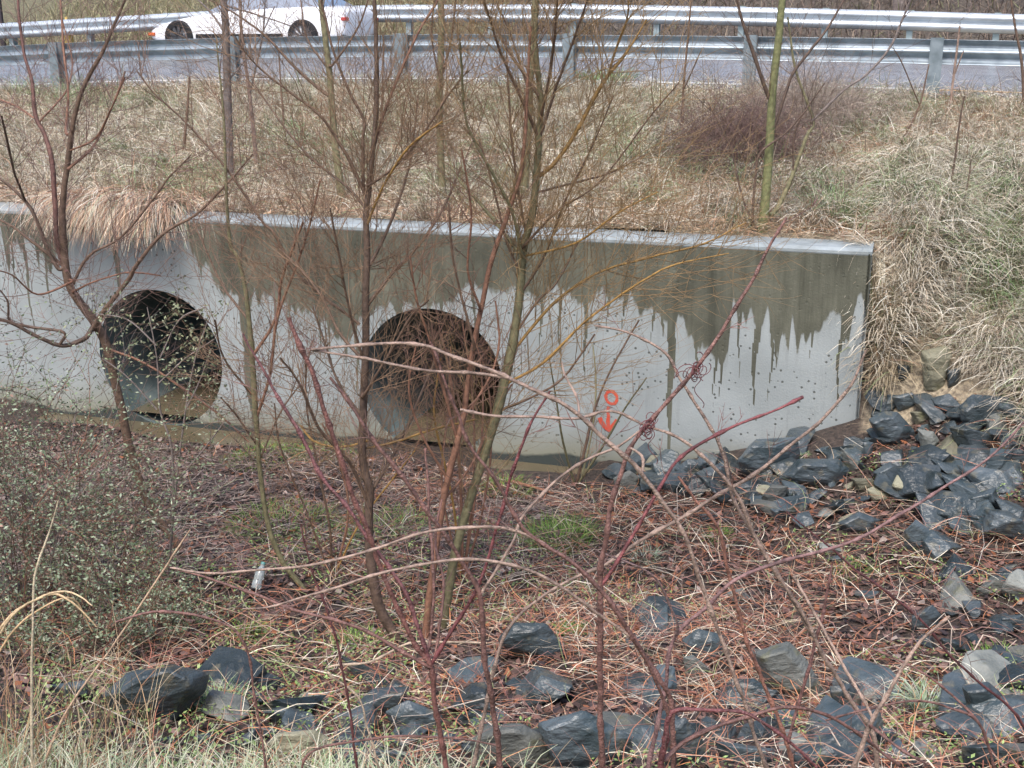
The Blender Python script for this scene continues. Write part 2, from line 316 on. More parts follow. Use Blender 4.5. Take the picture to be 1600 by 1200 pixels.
# road and its markings
def road_strip(name, u0, u1, lift, mt, s0=-60, s1=90, w=2):
    sv = np.concatenate([[s0, -30, -15], np.arange(-8, 20, .5), [25, 40, s1]]); sv = sv[(sv >= s0) & (sv <= s1)]; uv = np.linspace(u0, u1, w); V = []
    for s in sv:
        for u in uv:
            k = (u-UN)/(UF-UN); V.append(wp(s, -u, float(zn(s)*(1-k)+zf(s)*k)+lift))
    n = len(sv); I = np.arange(n-1)[:, None]*w + np.arange(w-1)[None]
    Q = np.stack([I, I+w, I+w+1, I+1], -1).reshape(-1, 4)[:, ::-1]
    return link(name, npmesh(name, V, [Q], smooth=True), mt)
tag(road_strip('road', 6.45, 11.3, .006, M['road']), kind='structure')
tag(road_strip('edge_line', 6.95, 7.08, .012, M['white'], s0=-.5), kind='structure')
tag(road_strip('edge_line', 6.95, 7.06, .012, M['orangeline'], s1=-.5), kind='structure')

# ------------------------------------------------------------ headwall with two culvert pipes
def boundary():
    pts = [(-80,410),(0,412),(40,400),(70,420),(110,395),(150,372),(200,365),(285,352),(297,360),(305,395),(318,425),(335,438),(350,455),(380,465),(420,470),(450,480),(480,490),(520,512),(545,520),(575,490),(610,475),(650,478),(700,478),(725,450),(745,445),(762,452),(800,450),(850,472),(872,446),(892,462),(915,478),(935,455),(960,470),(985,455),(1000,495),(1018,475),(1035,500),(1052,520),(1060,486),(1068,490),(1072,515),(1085,535),(1095,545),(1105,550),(1118,565),(1128,575),(1138,545),(1145,470),(1150,478),(1153,500),(1158,475),(1165,510),(1172,485),(1180,505),(1190,512),(1200,475),(1205,520),(1215,558),(1222,520),(1232,555),(1238,490),(1246,556),(1252,520),(1260,535),(1268,518),(1282,515),(1292,500),(1302,490),(1312,492),(1318,520),(1325,545),(1332,500),(1340,470),(1346,463),(1352,480),(1358,480)]
    q = sorted(onplane(px, py) for px, py in pts); return np.array([a[0] for a in q]), np.array([a[1] for a in q])
BS, BZ = boundary()
drips = [(1050,520,730,11),(1048,600,740,5),(915,480,620,5),(1088,540,600,3),(1118,560,640,3),(1126,560,632,3),(1157,500,608,3),(1185,480,640,6),(1178,560,655,3),(1206,540,640,3),(1214,540,580,3),(1267,520,568,2.5),(1316,500,655,5),(1020,500,540,3),(1036,500,535,3),(875,450,600,4),(385,480,650,13),(392,600,668,22),(40,410,560,6),(70,400,500,4),(178,370,480,14),(740,450,560,5),(845,470,560,4),(950,470,520,3),(975,460,530,3),(497,480,575,3),(540,500,590,4),(513,480,580,3),(450,470,540,4),(620,470,500,20),(20,410,500,3),(555,500,640,6),(430,470,560,3),(690,470,520,5)]
def build_headwall():
    root = empty('headwall', wp(6, -.15, ZB)); tag(root, 'long pale concrete culvert headwall with wet drip stains and two round openings', 'culvert headwall')
    SL = 14.0; zt = ZT - .03
    sv = np.arange(0.0, SL+.001, .0125); zv = np.arange(ZB-.45, zt+.001, .0214); zv[-1] = zt; sv[0] = .03
    S, Z = np.meshgrid(sv, zv, indexing='ij')
    zc = ZB + .02 + PR
    bnd = np.interp(S, BS, BZ)
    def n1(x, seed):
        xi = np.floor(x); f = x - xi; f = f*f*(3-2*f); h = lambda i: np.modf(np.abs(np.sin(i*127.1+seed*311.7)*43758.5453))[0]; return h(xi)*(1-f)+h(xi+1)*f
    nz = n1(S*11, 1)*.5 + n1(S*27, 2)*.32 + n1(S*55, 3)*.2
    left = (S > 5.0)
    bnd = bnd + (nz-.5)*np.where(left, .34, .13)
    spike = n1(S*23, 5); bnd = bnd - np.where(spike > .86, (spike-.86)*1.9, 0)*np.where(left, 1.0, .5)
    spike = n1(S*19, 9); bnd = bnd + np.where(spike > .86, (spike-.86)*2.0, 0)*np.where(left, 1.0, .3)
    for px, y0, y1, w in drips:
        s0, z0 = onplane(px, y0); s1, z1 = onplane(px, y1); w = w/170.
        wob = .012*np.sin(Z*9+px); q = np.abs(S - s0 - wob)
        fall = np.clip((Z - z1)/max(z0-z1, .01), 0, 1)
        inside = q < w*.5*(.35+.65*fall)
        bnd = np.where(inside & (Z > z1) , np.minimum(bnd, z1), bnd)
    wet = Z - bnd - np.clip((S-7.0)*.5, 0, .16)*(n1(S*7, 4) > .25)
    # stop the attribute wrapping round the dry left hump
    X, Zc = S.copy(), Z.copy(); keepmask = np.ones((len(sv)-1, len(zv)-1), bool)
    cs = (S[:-1, :-1]+S[1:, 1:])/2; cz = (Z[:-1, :-1]+Z[1:, 1:])/2
    for sc in (S1, S2):
        keepmask &= np.hypot(cs-sc, cz-zc) > PR
        d = np.hypot(S-sc, Z-zc); near = np.abs(d-PR) < .024
        X = np.where(near, sc+(S-sc)*PR/np.maximum(d, 1e-6), X); Zc = np.where(near, zc+(Z-zc)*PR/np.maximum(d, 1e-6), Zc)
    V = np.stack([CX - X*ca, CY + X*sa, Zc], -1).reshape(-1, 3)
    n, m_ = S.shape; I = (np.arange(n-1)[:, None]*m_ + np.arange(m_-1)[None]); Q = np.stack([I, I+1, I+m_+1, I+m_], -1).reshape(-1, 4)[keepmask.ravel()]
    # sides: chamfered right corner, end, back
    extra = []; nv = len(V)
    def quad(*p):
        nonlocal nv
        extra.append([nv, nv+1, nv+2, nv+3]); nv += 4; return [np.array(q) for q in p]
    E_ = []
    z0 = ZB-.45
    E_ += quad(wp(.03, 0, z0), wp(.03, 0, zt), wp(0, -.03, zt), wp(0, -.03, z0))
    E_ += quad(wp(0, -.03, z0), wp(0, -.03, zt), wp(0, -.45, zt), wp(0, -.45, z0))
    E_ += quad(wp(0, -.45, z0), wp(0, -.45, zt), wp(S2-PR-.05, -.45, zt), wp(S2-PR-.05, -.45, z0))
    V = np.concatenate([V, np.array(E_)]); Q = np.concatenate([Q, np.array(extra)])
    me = npmesh('wall', V, [Q])
    a = me.attributes.new('wet', 'FLOAT', 'POINT'); wv = np.full(len(V), -1., np.float32); wv[:wet.size] = wet.ravel().clip(-1, 1)
    wv[wet.size:wet.size+4] = [-1, .3, .3, -1]
    a.data.foreach_set('value', wv)
    link('wall', me, M['concrete'], root)
    # coping: the lighter top with chamfered front edge
    bm = bmesh.new(); prof = [(0, -.045), (.004, -.036), (.004, -.012), (-.045, .010), (-.45, .004), (-.45, -.045)]
    rings = []
    for s, ins in ((-.004, .03), (.03, 0), (SL, 0)):
        rings.append([bm.verts.new(tuple(wp(s, min(t, .004-ins), ZT+z))) for t, z in prof])
    for a_, b_ in zip(rings[:-1], rings[1:]):
        for i in range(len(prof)): bm.faces.new([a_[i], a_[(i+1) % 6], b_[(i+1) % 6], b_[i]])
    bm.faces.new(rings[0])
    bmesh.ops.recalc_face_normals(bm, faces=bm.faces)
    me = bpy.data.meshes.new('coping'); bm.to_mesh(me); bm.free(); link('coping', me, M['coping'], root)
    # pipes
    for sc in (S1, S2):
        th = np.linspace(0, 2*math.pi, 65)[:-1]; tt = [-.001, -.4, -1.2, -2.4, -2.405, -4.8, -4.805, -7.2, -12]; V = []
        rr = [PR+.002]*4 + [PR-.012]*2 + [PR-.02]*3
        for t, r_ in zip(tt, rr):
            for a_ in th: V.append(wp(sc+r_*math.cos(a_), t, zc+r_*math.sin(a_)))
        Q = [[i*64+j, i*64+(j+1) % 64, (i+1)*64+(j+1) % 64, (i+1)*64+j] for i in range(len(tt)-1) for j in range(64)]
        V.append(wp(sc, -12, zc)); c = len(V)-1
        T3 = np.array([[8*64+j, 8*64+(j+1) % 64, c] for j in range(64)])  # unseen end cap, added to keep bright sky out of the pipe
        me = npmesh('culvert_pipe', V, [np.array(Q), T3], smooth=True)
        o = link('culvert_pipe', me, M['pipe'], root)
        bm = bmesh.new()   # shallow water film on the pipe floor
        hw = .42; zz = zc - math.sqrt(PR**2-hw**2)
        vs = [bm.verts.new(tuple(wp(*q, zz))) for q in ((sc-hw, 0), (sc+hw, 0), (sc+hw, -11.5), (sc-hw, -11.5))]; bm.faces.new(vs)
        me = bpy.data.meshes.new('pipe_water'); bm.to_mesh(me); bm.free(); link('pipe_water', me, M['water'], o)
    # red sprayed circle over a downward arrow
    bm = bmesh.new()
    def stroke(P, w, closed=False, lift=.004):
        P = [onplane(*p) for p in P]; n = len(P); Lr = []
        for i, (s, z) in enumerate(P):
            a = P[(i-1) % n] if (closed or i) else P[i]; b = P[(i+1) % n] if (closed or i < n-1) else P[i]
            dx, dz = b[0]-a[0], b[1]-a[1]; l = math.hypot(dx, dz) or 1; nx, nz_ = -dz/l, dx/l; k = w/160*.5*(.8+.4*rnd.random())
            Lr.append([bm.verts.new(tuple(wp(s+nx*k, lift, z+nz_*k))), bm.verts.new(tuple(wp(s-nx*k, lift, z-nz_*k)))])
        for i in range(n if closed else n-1):
            a, b = Lr[i], Lr[(i+1) % n]; bm.faces.new([a[0], a[1], b[1], b[0]])
    stroke([(955.5+8.6*math.cos(a)+1.5*math.sin(a), 621+10*math.sin(a)) for a in np.linspace(0, 2*math.pi, 25)[:-1]], 5, True)
    stroke([(951, 634), (950, 642), (951, 650), (950, 658), (951, 667)], 5.5, lift=.006)
    stroke([(937, 652), (940, 659), (945, 666), (950, 670), (952, 672)], 7, lift=.008)
    stroke([(964, 655), (961, 660), (957, 666), (953, 670), (950, 673)], 6, lift=.010)
    me = bpy.data.meshes.new('spray_mark'); bm.to_mesh(me); bm.free()
    o = link('spray_mark', me, M['spray'], root); o['label'] = 'red spray painted circle above a downward arrow'
build_headwall()

# ------------------------------------------------------------ guardrails
def w_profile(sgn):
    # (offset out of the beam plane, height), W section 0.31 m high
    P = [(0, 0), (.02, .01), (.075, .055), (.08, .075), (.075, .095), (.02, .135), (0, .155), (.02, .175), (.075, .215), (.08, .235), (.075, .255), (.02, .30), (0, .31)]
    return [(sgn*a, b) for a, b in P]
def guardrail(u, zfun, s0, s1, sgn, posts, mbeam, mpost, pw, label, front, pd=.15, top=.72):
    root = empty('guardrail', wp(4, -u, float(zfun(4)))); tag(root, label, 'guardrail', 'guardrails along the road')
    sv = np.arange(s0, s1, .5); prof = w_profile(sgn); k = len(prof); V = []
    for s in sv:
        zb = float(zfun(s)) + top - .31
        for a, b in prof: V.append(wp(s, -u + a, zb+b))
    n = len(sv); I = np.arange(n-1)[:, None]*k + np.arange(k-1)[None]
    Q = np.stack([I, I+k, I+k+1, I+1], -1).reshape(-1, 4)
    me = npmesh('rail_beam', V, [Q], smooth=True); o = link('rail_beam', me, mbeam, root)
    so_ = o.modifiers.new('thick', 'SOLIDIFY'); so_.thickness = .006
    for s in posts:
        z = float(zfun(s)); a = .02 if front else -.02
        # steel I post: two flanges and a web
        L = []; hw = pw/2
        if front: t0, t1 = -u + .012, -u + .012 + pd
        else: t0, t1 = -u - .012 - pd, -u - .012
        L.append(wbox(s-hw, s+hw, t0, t0+.012, z-.4, z+top+.02)); L.append(wbox(s-hw, s+hw, t1-.012, t1, z-.4, z+top+.02)); L.append(wbox(s-.006, s+.006, t0+.012, t1-.012, z-.4, z+top+.018))
        boxes('post', L, mpost, root)
    return root
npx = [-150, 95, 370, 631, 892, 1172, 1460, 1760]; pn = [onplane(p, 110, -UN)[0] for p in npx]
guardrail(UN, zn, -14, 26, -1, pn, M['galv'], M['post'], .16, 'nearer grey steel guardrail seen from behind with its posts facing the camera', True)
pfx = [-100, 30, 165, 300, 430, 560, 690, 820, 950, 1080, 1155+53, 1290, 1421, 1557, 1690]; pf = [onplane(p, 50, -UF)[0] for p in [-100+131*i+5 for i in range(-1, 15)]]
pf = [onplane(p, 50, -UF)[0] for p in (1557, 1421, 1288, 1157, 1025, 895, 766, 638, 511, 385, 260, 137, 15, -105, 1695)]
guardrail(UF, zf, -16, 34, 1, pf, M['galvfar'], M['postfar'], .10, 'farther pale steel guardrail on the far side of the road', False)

# ------------------------------------------------------------ white car on the road
def car():
    uc = 10.75; s_n = onplane(262, 50, -uc)[0]; Lc = 4.15; s_t = s_n - Lc
    def zr(s): k = (uc-UN)/(UF-UN); return float(zn(s)*(1-k)+zf(s)*k)+.01
    z0 = (zr(s_n)+zr(s_t))/2; root = empty('car', wp((s_n+s_t)/2, -uc, z0)); tag(root, 'white low sloping car passing on the road behind the near guardrail', 'car')
    def P(l, w, z): return wp(s_n - l, -uc + w, z0 + z)
    hw = .84
    # body stations along the length: (l, lower z, belt z, half width)
    stn = [(0, .30, .40, .55), (.06, .22, .47, .68), (.35, .19, .56, .79), (.95, .19, .68, hw), (1.5, .19, .76, hw), (2.4, .18, .80, hw), (3.3, .19, .84, hw), (3.85, .22, .84, .80), (4.1, .28, .78, .72), (4.15, .36, .72, .66)]
    bm = bmesh.new(); R = []
    for l, zl, zb, w in stn:
        ring = []
        for (ww, z) in ((-w*.93, zl), (-w, zl+.06), (-w*1.01, (zl+zb)/2), (-w*.97, zb-.03), (-w*.86, zb), (0, zb+.02), (w*.86, zb), (w*.97, zb-.03), (w*1.01, (zl+zb)/2), (w, zl+.06), (w*.93, zl)): ring.append(bm.verts.new(tuple(P(l, ww, z))))
        R.append(ring)
    for a, b in zip(R[:-1], R[1:]):
        for i in range(11): bm.faces.new([a[i], a[(i+1) % 11], b[(i+1) % 11], b[i]])
    bm.faces.new(R[0]); bm.faces.new(R[-1]); bmesh.ops.recalc_face_normals(bm, faces=bm.faces)
    for f in bm.faces: f.smooth = True
    me = bpy.data.meshes.new('body'); bm.to_mesh(me); bm.free(); body = link('body', me, M['paint'], root)
    body.modifiers.new('sub', 'SUBSURF').levels = 1; body.modifiers['sub'].render_levels = 2
    # greenhouse: glass band and painted roof
    def loft(name, rings, mt):
        bm = bmesh.new(); RR = [[bm.verts.new(tuple(P(*q))) for q in r] for r in rings]
        for a, b in zip(RR[:-1], RR[1:]):
            n = len(a)
            for i in range(n): bm.faces.new([a[i], a[(i+1) % n], b[(i+1) % n], b[i]])
        bm.faces.new(RR[-1]); bm.faces.new(RR[0]); bmesh.ops.recalc_face_normals(bm, faces=bm.faces)
        me = bpy.data.meshes.new(name); bm.to_mesh(me); bm.free(); return link(name, me, mt, root)
    loft('window', [[(1.35, -.70, .76), (3.75, -.70, .82), (3.75, .70, .82), (1.35, .70, .76)], [(2.15, -.56, 1.15), (3.05, -.56, 1.17), (3.05, .56, 1.17), (2.15, .56, 1.15)]], M['glass'])
    loft('roof', [[(2.10, -.575, 1.152), (3.12, -.575, 1.168), (3.12, .575, 1.168), (2.10, .575, 1.152)], [(2.3, -.48, 1.21), (2.95, -.48, 1.21), (2.95, .48, 1.21), (2.3, .48, 1.21)]], M['paint'])
    for l in (.78, 3.35):
        for w, sg in ((.80, 1), (-.80, -1)):
            bm = bmesh.new(); prof = [(.20, -.09), (.28, -.095), (.305, -.06), (.305, .06), (.28, .095), (.20, .09)]; Rg = []
            for k in range(28):
                a = k*2*math.pi/28; Rg.append([bm.verts.new(tuple(P(l+r*math.cos(a), w+sg*(h-.02), .305+r*math.sin(a)))) for r, h in prof])
            for k in range(28):
                a, b = Rg[k], Rg[(k+1) % 28]
                for i in range(5): bm.faces.new([a[i], a[i+1], b[i+1], b[i]])
            me = bpy.data.meshes.new('wheel'); bm.to_mesh(me); bm.free(); wh = link('wheel', me, M['rubber'], root)
            bm = bmesh.new()
            for k in range(10):
                a0, a1 = k*2*math.pi/10, (k+.6)*2*math.pi/10
                bm.faces.new([bm.verts.new(tuple(P(l+r*math.cos(a), w+sg*.06, .305+r*math.sin(a)))) for r, a in ((.05, a0), (.205, a0), (.205, a1), (.05, a1))])
            bm.faces.new([bm.verts.new(tuple(P(l+.2*math.cos(a), w+sg*.03, .305+.2*math.sin(a)))) for a in np.linspace(0, 2*math.pi, 21)[:-1]])
            me = bpy.data.meshes.new('rim'); bm.to_mesh(me); bm.free()
            rm = bpy.data.objects.new('rim', me); COL.objects.link(rm); me.materials.append(M['rim']); rm.parent = wh
    def cbox(name, l0, l1, w0, w1, z0_, z1_, mt):
        c = [P(l0,w0,z0_), P(l1,w0,z0_), P(l1,w1,z0_), P(l0,w1,z0_), P(l0,w0,z1_), P(l1,w0,z1_), P(l1,w1,z1_), P(l0,w1,z1_)]; return boxes(name, [c], mt, root, .008)
    for w in (.62, -.76): cbox('indicator', .05, .20, w, w+.14, .33, .39, M['amber'])
    for w in (.56, -.74): cbox('tail_light', 4.06, 4.155, w, w+.16, .58, .64, M['redlens'])
    cbox('under_shade', 1.15, 2.95, .70, .868, .14, .36, M['rubber'])  # black strip standing in for the shaded gap under the body
    cbox('under_shade', 1.15, 2.95, -.868, -.70, .14, .36, M['rubber'])
    cbox('bumper_lip', .06, .42, -.70, .70, .12, .26, M['rubber'])
    cbox('bumper_lip', 3.75, 4.10, -.70, .70, .14, .34, M['rubber'])
    cbox('door_handle', 2.45, 2.62, .835, .852, .66, .685, M['rubber'])
car()

# ------------------------------------------------------------ rocks
def hull_mesh(name, pts, bev, rough=.0):
    bm = bmesh.new()
    for p in pts: bm.verts.new(tuple(map(float, p)))
    r = bmesh.ops.convex_hull(bm, input=list(bm.verts))
    bad = [g for g in r['geom_interior'] + r['geom_unused'] if isinstance(g, bmesh.types.BMVert) and g.is_valid]
    bmesh.ops.delete(bm, geom=list(set(bad)), context='VERTS')
    bmesh.ops.dissolve_limit(bm, angle_limit=.16, verts=bm.verts, edges=bm.edges)
    try: bmesh.ops.bevel(bm, geom=list(bm.edges), offset=bev, segments=1, affect='EDGES', clamp_overlap=True)
    except Exception: pass
    bmesh.ops.triangulate(bm, faces=bm.faces)
    bmesh.ops.subdivide_edges(bm, edges=[e for e in bm.edges if e.calc_length() > bev*4], cuts=2, use_grid_fill=True)
    for v in bm.verts:
        c = v.co; n = math.sin(c.x*31+c.y*17)*math.sin(c.z*37+c.x*11+1)+.5*math.sin(c.y*71+c.z*53)
        v.co += v.normal*bev*.28*n
    bmesh.ops.recalc_face_normals(bm, faces=bm.faces)
    me = bpy.data.meshes.new(name); bm.to_mesh(me); bm.free(); return me
def traced_rock(out, kind, label, lift=0):
    xs = [p[0] for p in out]; ys = [p[1] for p in out]; cx, cy = sum(xs)/len(xs), sum(ys)/len(ys)
    G = hit(cx, max(ys)-.06*(max(ys)-min(ys)))
    D = G[1]; sc = scale_at(G); sz = max(max(xs)-min(xs), max(ys)-min(ys))/sc
    D += .04*sz; r = random.Random(int(cx*7+cy)); pts = []
    for x, y in out: pts.append(atD(x, y, D + .10*sz*r.uniform(-1, 1)))
    ox, oy = r.uniform(-.15, .15)*(max(xs)-min(xs)), r.uniform(-.1, .12)*(max(ys)-min(ys))
    for x, y in out:
        k = r.uniform(.5, .7); pts.append(atD(cx+(x-cx)*k+ox, cy+(y-cy)*k+oy, D - .20*sz))
    for x, y in out:
        k = .75; q = atD(cx+(x-cx)*k, cy+(y-cy)*k+.1*(max(ys)-min(ys)), D + .40*sz); pts.append(q)
    b0 = np.array([G[0], G[1]+.2*sz, Hf(G[0], G[1])])
    for a in range(4): pts.append(b0 + np.array([.28*sz*math.cos(a*1.57+.5), .22*sz*math.sin(a*1.57+.5), -.08*sz]))
    o3 = np.array([G[0], D, G[2]])
    me = hull_mesh('rock', [p-o3 for p in pts], max(.004, .022*sz)); o = link('rock', me, M[kind]); o.location = o3.tolist()
    tag(o, label, 'rock', 'riprap rocks'); return o
ROCKS = [
 ('tanrock','tall tan stone standing alone in the dry grass right of the headwall',[(1438,548),(1477,539),(1489,550),(1477,592),(1459,611),(1445,599)]),
 ('slate','dark triangular rock just below the tan stone by the wall end',[(1393,620),(1424,612),(1449,629),(1421,641),(1403,643)]),
 ('slate','purplish layered rock tilted beside the foot of the wall end',[(1356,655),(1379,642),(1403,643),(1431,674),(1421,697),(1403,697)]),
 ('tanrock','small pale tan stone wedged under the dark triangular rock',[(1421,643),(1454,641),(1466,653),(1440,667),(1431,667)]),
 ('greyrock','greenish grey stone below the small pale tan stone',[(1433,669),(1459,674),(1468,688),(1454,709),(1440,690)]),
 ('slate','largest faceted slate boulder topping the pile at the right edge',[(1498,634),(1519,615),(1578,620),(1575,655),(1559,671),(1524,674),(1501,657)]),
 ('slate','rounded slab directly under the largest faceted boulder at right',[(1482,667),(1501,664),(1547,678),(1554,690),(1533,716),(1505,704)]),
 ('slate','flat green tinted stone under the rounded slab at right',[(1473,709),(1501,709),(1519,720),(1503,732),(1473,730)]),
 ('slate','blue grey pointed slab leaning at the far right of the pile',[(1547,699),(1585,702),(1578,723),(1547,748),(1533,746)]),
 ('slate','dark block cut off by the right edge beside the pointed slab',[(1580,699),(1600,702),(1608,727),(1580,723)]),
 ('tanrock','low tan stone at the right edge under the pointed slab',[(1557,741),(1587,732),(1604,737),(1580,753)]),
 ('slate','upright narrow rock in the red stems below the wall end',[(1349,690),(1365,691),(1361,720),(1354,720)]),
 ('greyrock','thin diagonal slab right of the big rounded boulder',[(1312,697),(1347,725),(1342,739),(1323,725)]),
 ('slate','wide flat topped rock in the middle of the rubble field',[(1362,738),(1390,721),(1417,736),(1402,757),(1372,752)]),
 ('slate','dark rock half buried under the grass tussock',[(1398,527),(1424,522),(1421,550),(1412,545)]),
 ('slate','dark rock showing between the tussock and the tan stone',[(1403,569),(1424,571),(1421,599),(1403,597)]),
 ('slate','dark rock tucked against the right side of the tan stone',[(1480,578),(1503,573),(1498,597),(1480,611)]),
 ('slate','small rock below the greenish grey stone',[(1435,737),(1463,739),(1454,753),(1435,751)]),
 ('slate','long dark green boulder against the foot of the wall',[(1149,721),(1180,686),(1246,681),(1252,712),(1206,747),(1158,738)]),
 ('slate','biggest rounded boulder in front of the wall with a smooth blue top',[(1215,747),(1246,716),(1311,716),(1329,734),(1320,764),(1276,760),(1228,756)]),
 ('tanrock','tan blocky stone touching the base of the wall',[(1162,664),(1197,651),(1206,672),(1189,690),(1171,686)]),
 ('slate','rock leaning on the wall at the left end of the rubble',[(1071,690),(1097,672),(1114,686),(1106,707),(1075,712)]),
 ('slate','dark rock with a notch below the one leaning on the wall',[(1053,734),(1075,716),(1106,721),(1097,751),(1062,747)]),
 ('slate','upright wedge between the notched rock and the long boulder',[(1101,738),(1136,715),(1145,756),(1119,762)]),
 ('slate','low rock under the front of the long green boulder',[(1149,760),(1189,756),(1184,777),(1154,777)]),
 ('greyrock','pointed olive grey rock under the biggest rounded boulder',[(1189,777),(1206,756),(1232,760),(1224,786),(1202,795)]),
 ('slate','crumbled rock at the lower edge of the rubble below the boulder',[(1215,799),(1246,777),(1263,791),(1254,812),(1224,812)]),
 ('slate','pale topped flat rock at the bottom centre of the rubble field',[(1307,817),(1342,799),(1377,812),(1364,834),(1320,832)]),
 ('slate','leaning pointed rock standing alone in the brown leaves at right',[(1411,831),(1431,811),(1450,824),(1480,869),(1442,869),(1412,850)]),
 ('slate','dark blocky rock near the right edge above the brown leaves',[(1504,777),(1556,760),(1565,804),(1525,808)]),
 ('slate','mossy dark rock cut by the right edge above the leaves',[(1560,812),(1600,795),(1608,834),(1569,830)]),
 ('slate','small upright stone in the rubble near the right edge',[(1486,751),(1512,747),(1504,769),(1490,773)]),
 ('tanrock','flat tan stone right of the biggest rounded boulder',[(1329,747),(1364,747),(1372,764),(1342,773)]),
 ('slate','narrow dark slab below the flat tan stone',[(1298,782),(1337,777),(1333,795),(1302,793)]),
 ('slate','small bluish stone alone at the left foot of the rubble',[(1092,804),(1119,799),(1127,817),(1097,821)]),
 ('greyrock','leftmost rock of the rubble beside the stream mouth',[(957,747),(983,734),(1001,747),(996,773),(966,773)]),
 ('slate','flat dark rock at the waterline against the wall',[(1005,725),(1049,712),(1053,729),(1009,738)]),
 ('slate','broken slate slab beside the bright grass tuft in the centre',[(775,1000),(800,972),(854,972),(878,1005),(892,1035),(862,1030),(810,1012)]),
 ('slate','shadowed slab left of the upright cane near the bottom',[(554,1100),(583,1075),(642,1071),(625,1100),(567,1121)]),
 ('slate','grey flat rock crossed by pale stems at the bottom left of centre',[(600,1112),(637,1092),(692,1117),(696,1142),(625,1154)]),
 ('slate','small black rock between two canes at the bottom centre',[(708,1121),(746,1104),(758,1117),(746,1137),(712,1137)]),
 ('greyrock','large grey brown block with a lit top at the bottom centre',[(733,1158),(758,1133),(817,1129),(862,1154),(878,1195),(858,1214),(742,1214)]),
 ('slate','large blue slab behind the thick upright cane at the bottom',[(837,1129),(912,1108),(988,1150),(992,1200),(875,1215)]),
 ('slate','rough dark rock above the pale wedge right of centre',[(1064,1000),(1090,981),(1131,992),(1135,1022),(1105,1037),(1075,1022)]),
 ('greyrock','pale grey wedge shaped stone right of centre',[(1067,1026),(1082,1022),(1109,1045),(1101,1071),(1079,1079)]),
 ('greyrock','large sloping slab covered with pale grass stems at lower right',[(1172,1019),(1232,1000),(1262,1030),(1289,1079),(1285,1101),(1232,1097),(1202,1067)]),
 ('slate','dark rock tucked right of the large sloping slab',[(1296,1071),(1330,1067),(1349,1097),(1337,1127),(1300,1116)]),
 ('slate','rounded rock in the red straw at the right',[(1424,962),(1457,944),(1472,962),(1461,985),(1424,989)]),
 ('greyrock','mossy grey rock near the right edge below the leaves',[(1525,921),(1551,899),(1581,910),(1562,936),(1529,936)]),
 ('slate','pointed blue slab at the bottom under the thick dark cane',[(1045,1127),(1071,1120),(1105,1165),(1120,1205),(1041,1205)]),
 ('slate','flat slab lying along the bottom edge right of the pointed slab',[(1116,1157),(1210,1169),(1214,1191),(1131,1208)]),
 ('slate','small square rock at the bottom beside the forked cane',[(1367,1135),(1397,1139),(1405,1169),(1367,1169)]),
 ('slate','wide rock behind the striped grass tuft at bottom right',[(1502,1071),(1544,1064),(1581,1097),(1604,1135),(1544,1139),(1510,1097)]),
 ('slate','flat rock in front of the striped grass tuft at bottom right',[(1465,1139),(1540,1135),(1562,1157),(1487,1165)]),
 ('slate','low rock cut by the right edge in the lower quarter',[(1562,962),(1600,959),(1608,989),(1574,985)]),
 ('slate','low dark rock under bent stems at lower right',[(1469,996),(1502,1000),(1525,1019),(1476,1022)]),
 ('slate','large moss spotted dark boulder under the leafy shrub at bottom left',[(156,1087),(200,1050),(269,1037),(328,1050),(325,1075),(281,1091),(212,1119),(175,1131)]),
 ('slate','dark rock at the left of the large moss spotted boulder',[(78,1069),(134,1062),(144,1087),(94,1094)]),
 ('slate','rounded dark rock right of the moss spotted boulder',[(350,1087),(375,1075),(409,1081),(419,1100),(375,1100)]),
 ('slate','long black rock above the pale greenish slab',[(406,1112),(437,1103),(494,1119),(520,1137),(437,1134)]),
 ('tanrock','pale greenish slab at the bottom left among grass',[(409,1165),(437,1144),(491,1140),(524,1156),(520,1195),(437,1200)]),
 ('slate','small dark rock at the left shoulder of the pale greenish slab',[(384,1131),(437,1140),(428,1160),(390,1150)]),
 ('slate','thin dark rock in the grass at bottom left',[(234,1160),(266,1150),(281,1162),(244,1172)]),
 ('slate','small dark wedge in the bottom grass between shrub and slab',[(300,1150),(328,1144),(337,1166),(312,1169)]),
 ('slate','rounded slate rock right of the pale greenish slab',[(525,1150),(554,1133),(583,1142),(579,1167),(533,1162)]),
 ('slate','grey rock at the bottom edge left of the lowest cane',[(540,1180),(580,1168),(640,1175),(650,1210),(545,1210)]),
 ('slate','wet dark rock at the bottom right corner',[(1500,1165),(1560,1160),(1606,1175),(1606,1210),(1510,1210)]),
 ('slate','low dark slab in the brush between the willow bases',[(575,1052),(598,1040),(620,1050),(600,1064)]),
 ('greyrock','grey stone half hidden by straw right of the pale wedge',[(1135,925),(1160,918),(1175,935),(1150,948)]),
 ('slate','bluish flat stone in the straw below the rubble centre',[(1290,872),(1312,866),(1335,878),(1315,888)]),
 ('slate','wide flat slab at the bottom edge below the dark tucked rock',[(1240,1175),(1300,1160),(1350,1180),(1340,1210),(1240,1210)]),
]
for k, l, o in ROCKS: traced_rock(o, k, l)
def in_poly(x, y, P):
    c = False
    for i in range(len(P)):
        (x1, y1), (x2, y2) = P[i], P[i-1]
        if (y1 > y) != (y2 > y) and x < (x2-x1)*(y-y1)/(y2-y1)+x1: c = not c
    return c
def rand_rock_mesh(seed):
    r = random.Random(seed); pts = []
    for _ in range(13):
        v = Vector((r.gauss(0, 1), r.gauss(0, 1), r.gauss(0, 1))).normalized(); pts.append((v.x*.5, v.y*.42, v.z*.30))
    return hull_mesh('rock', pts, .02)
protos = [rand_rock_mesh(i) for i in range(9)]
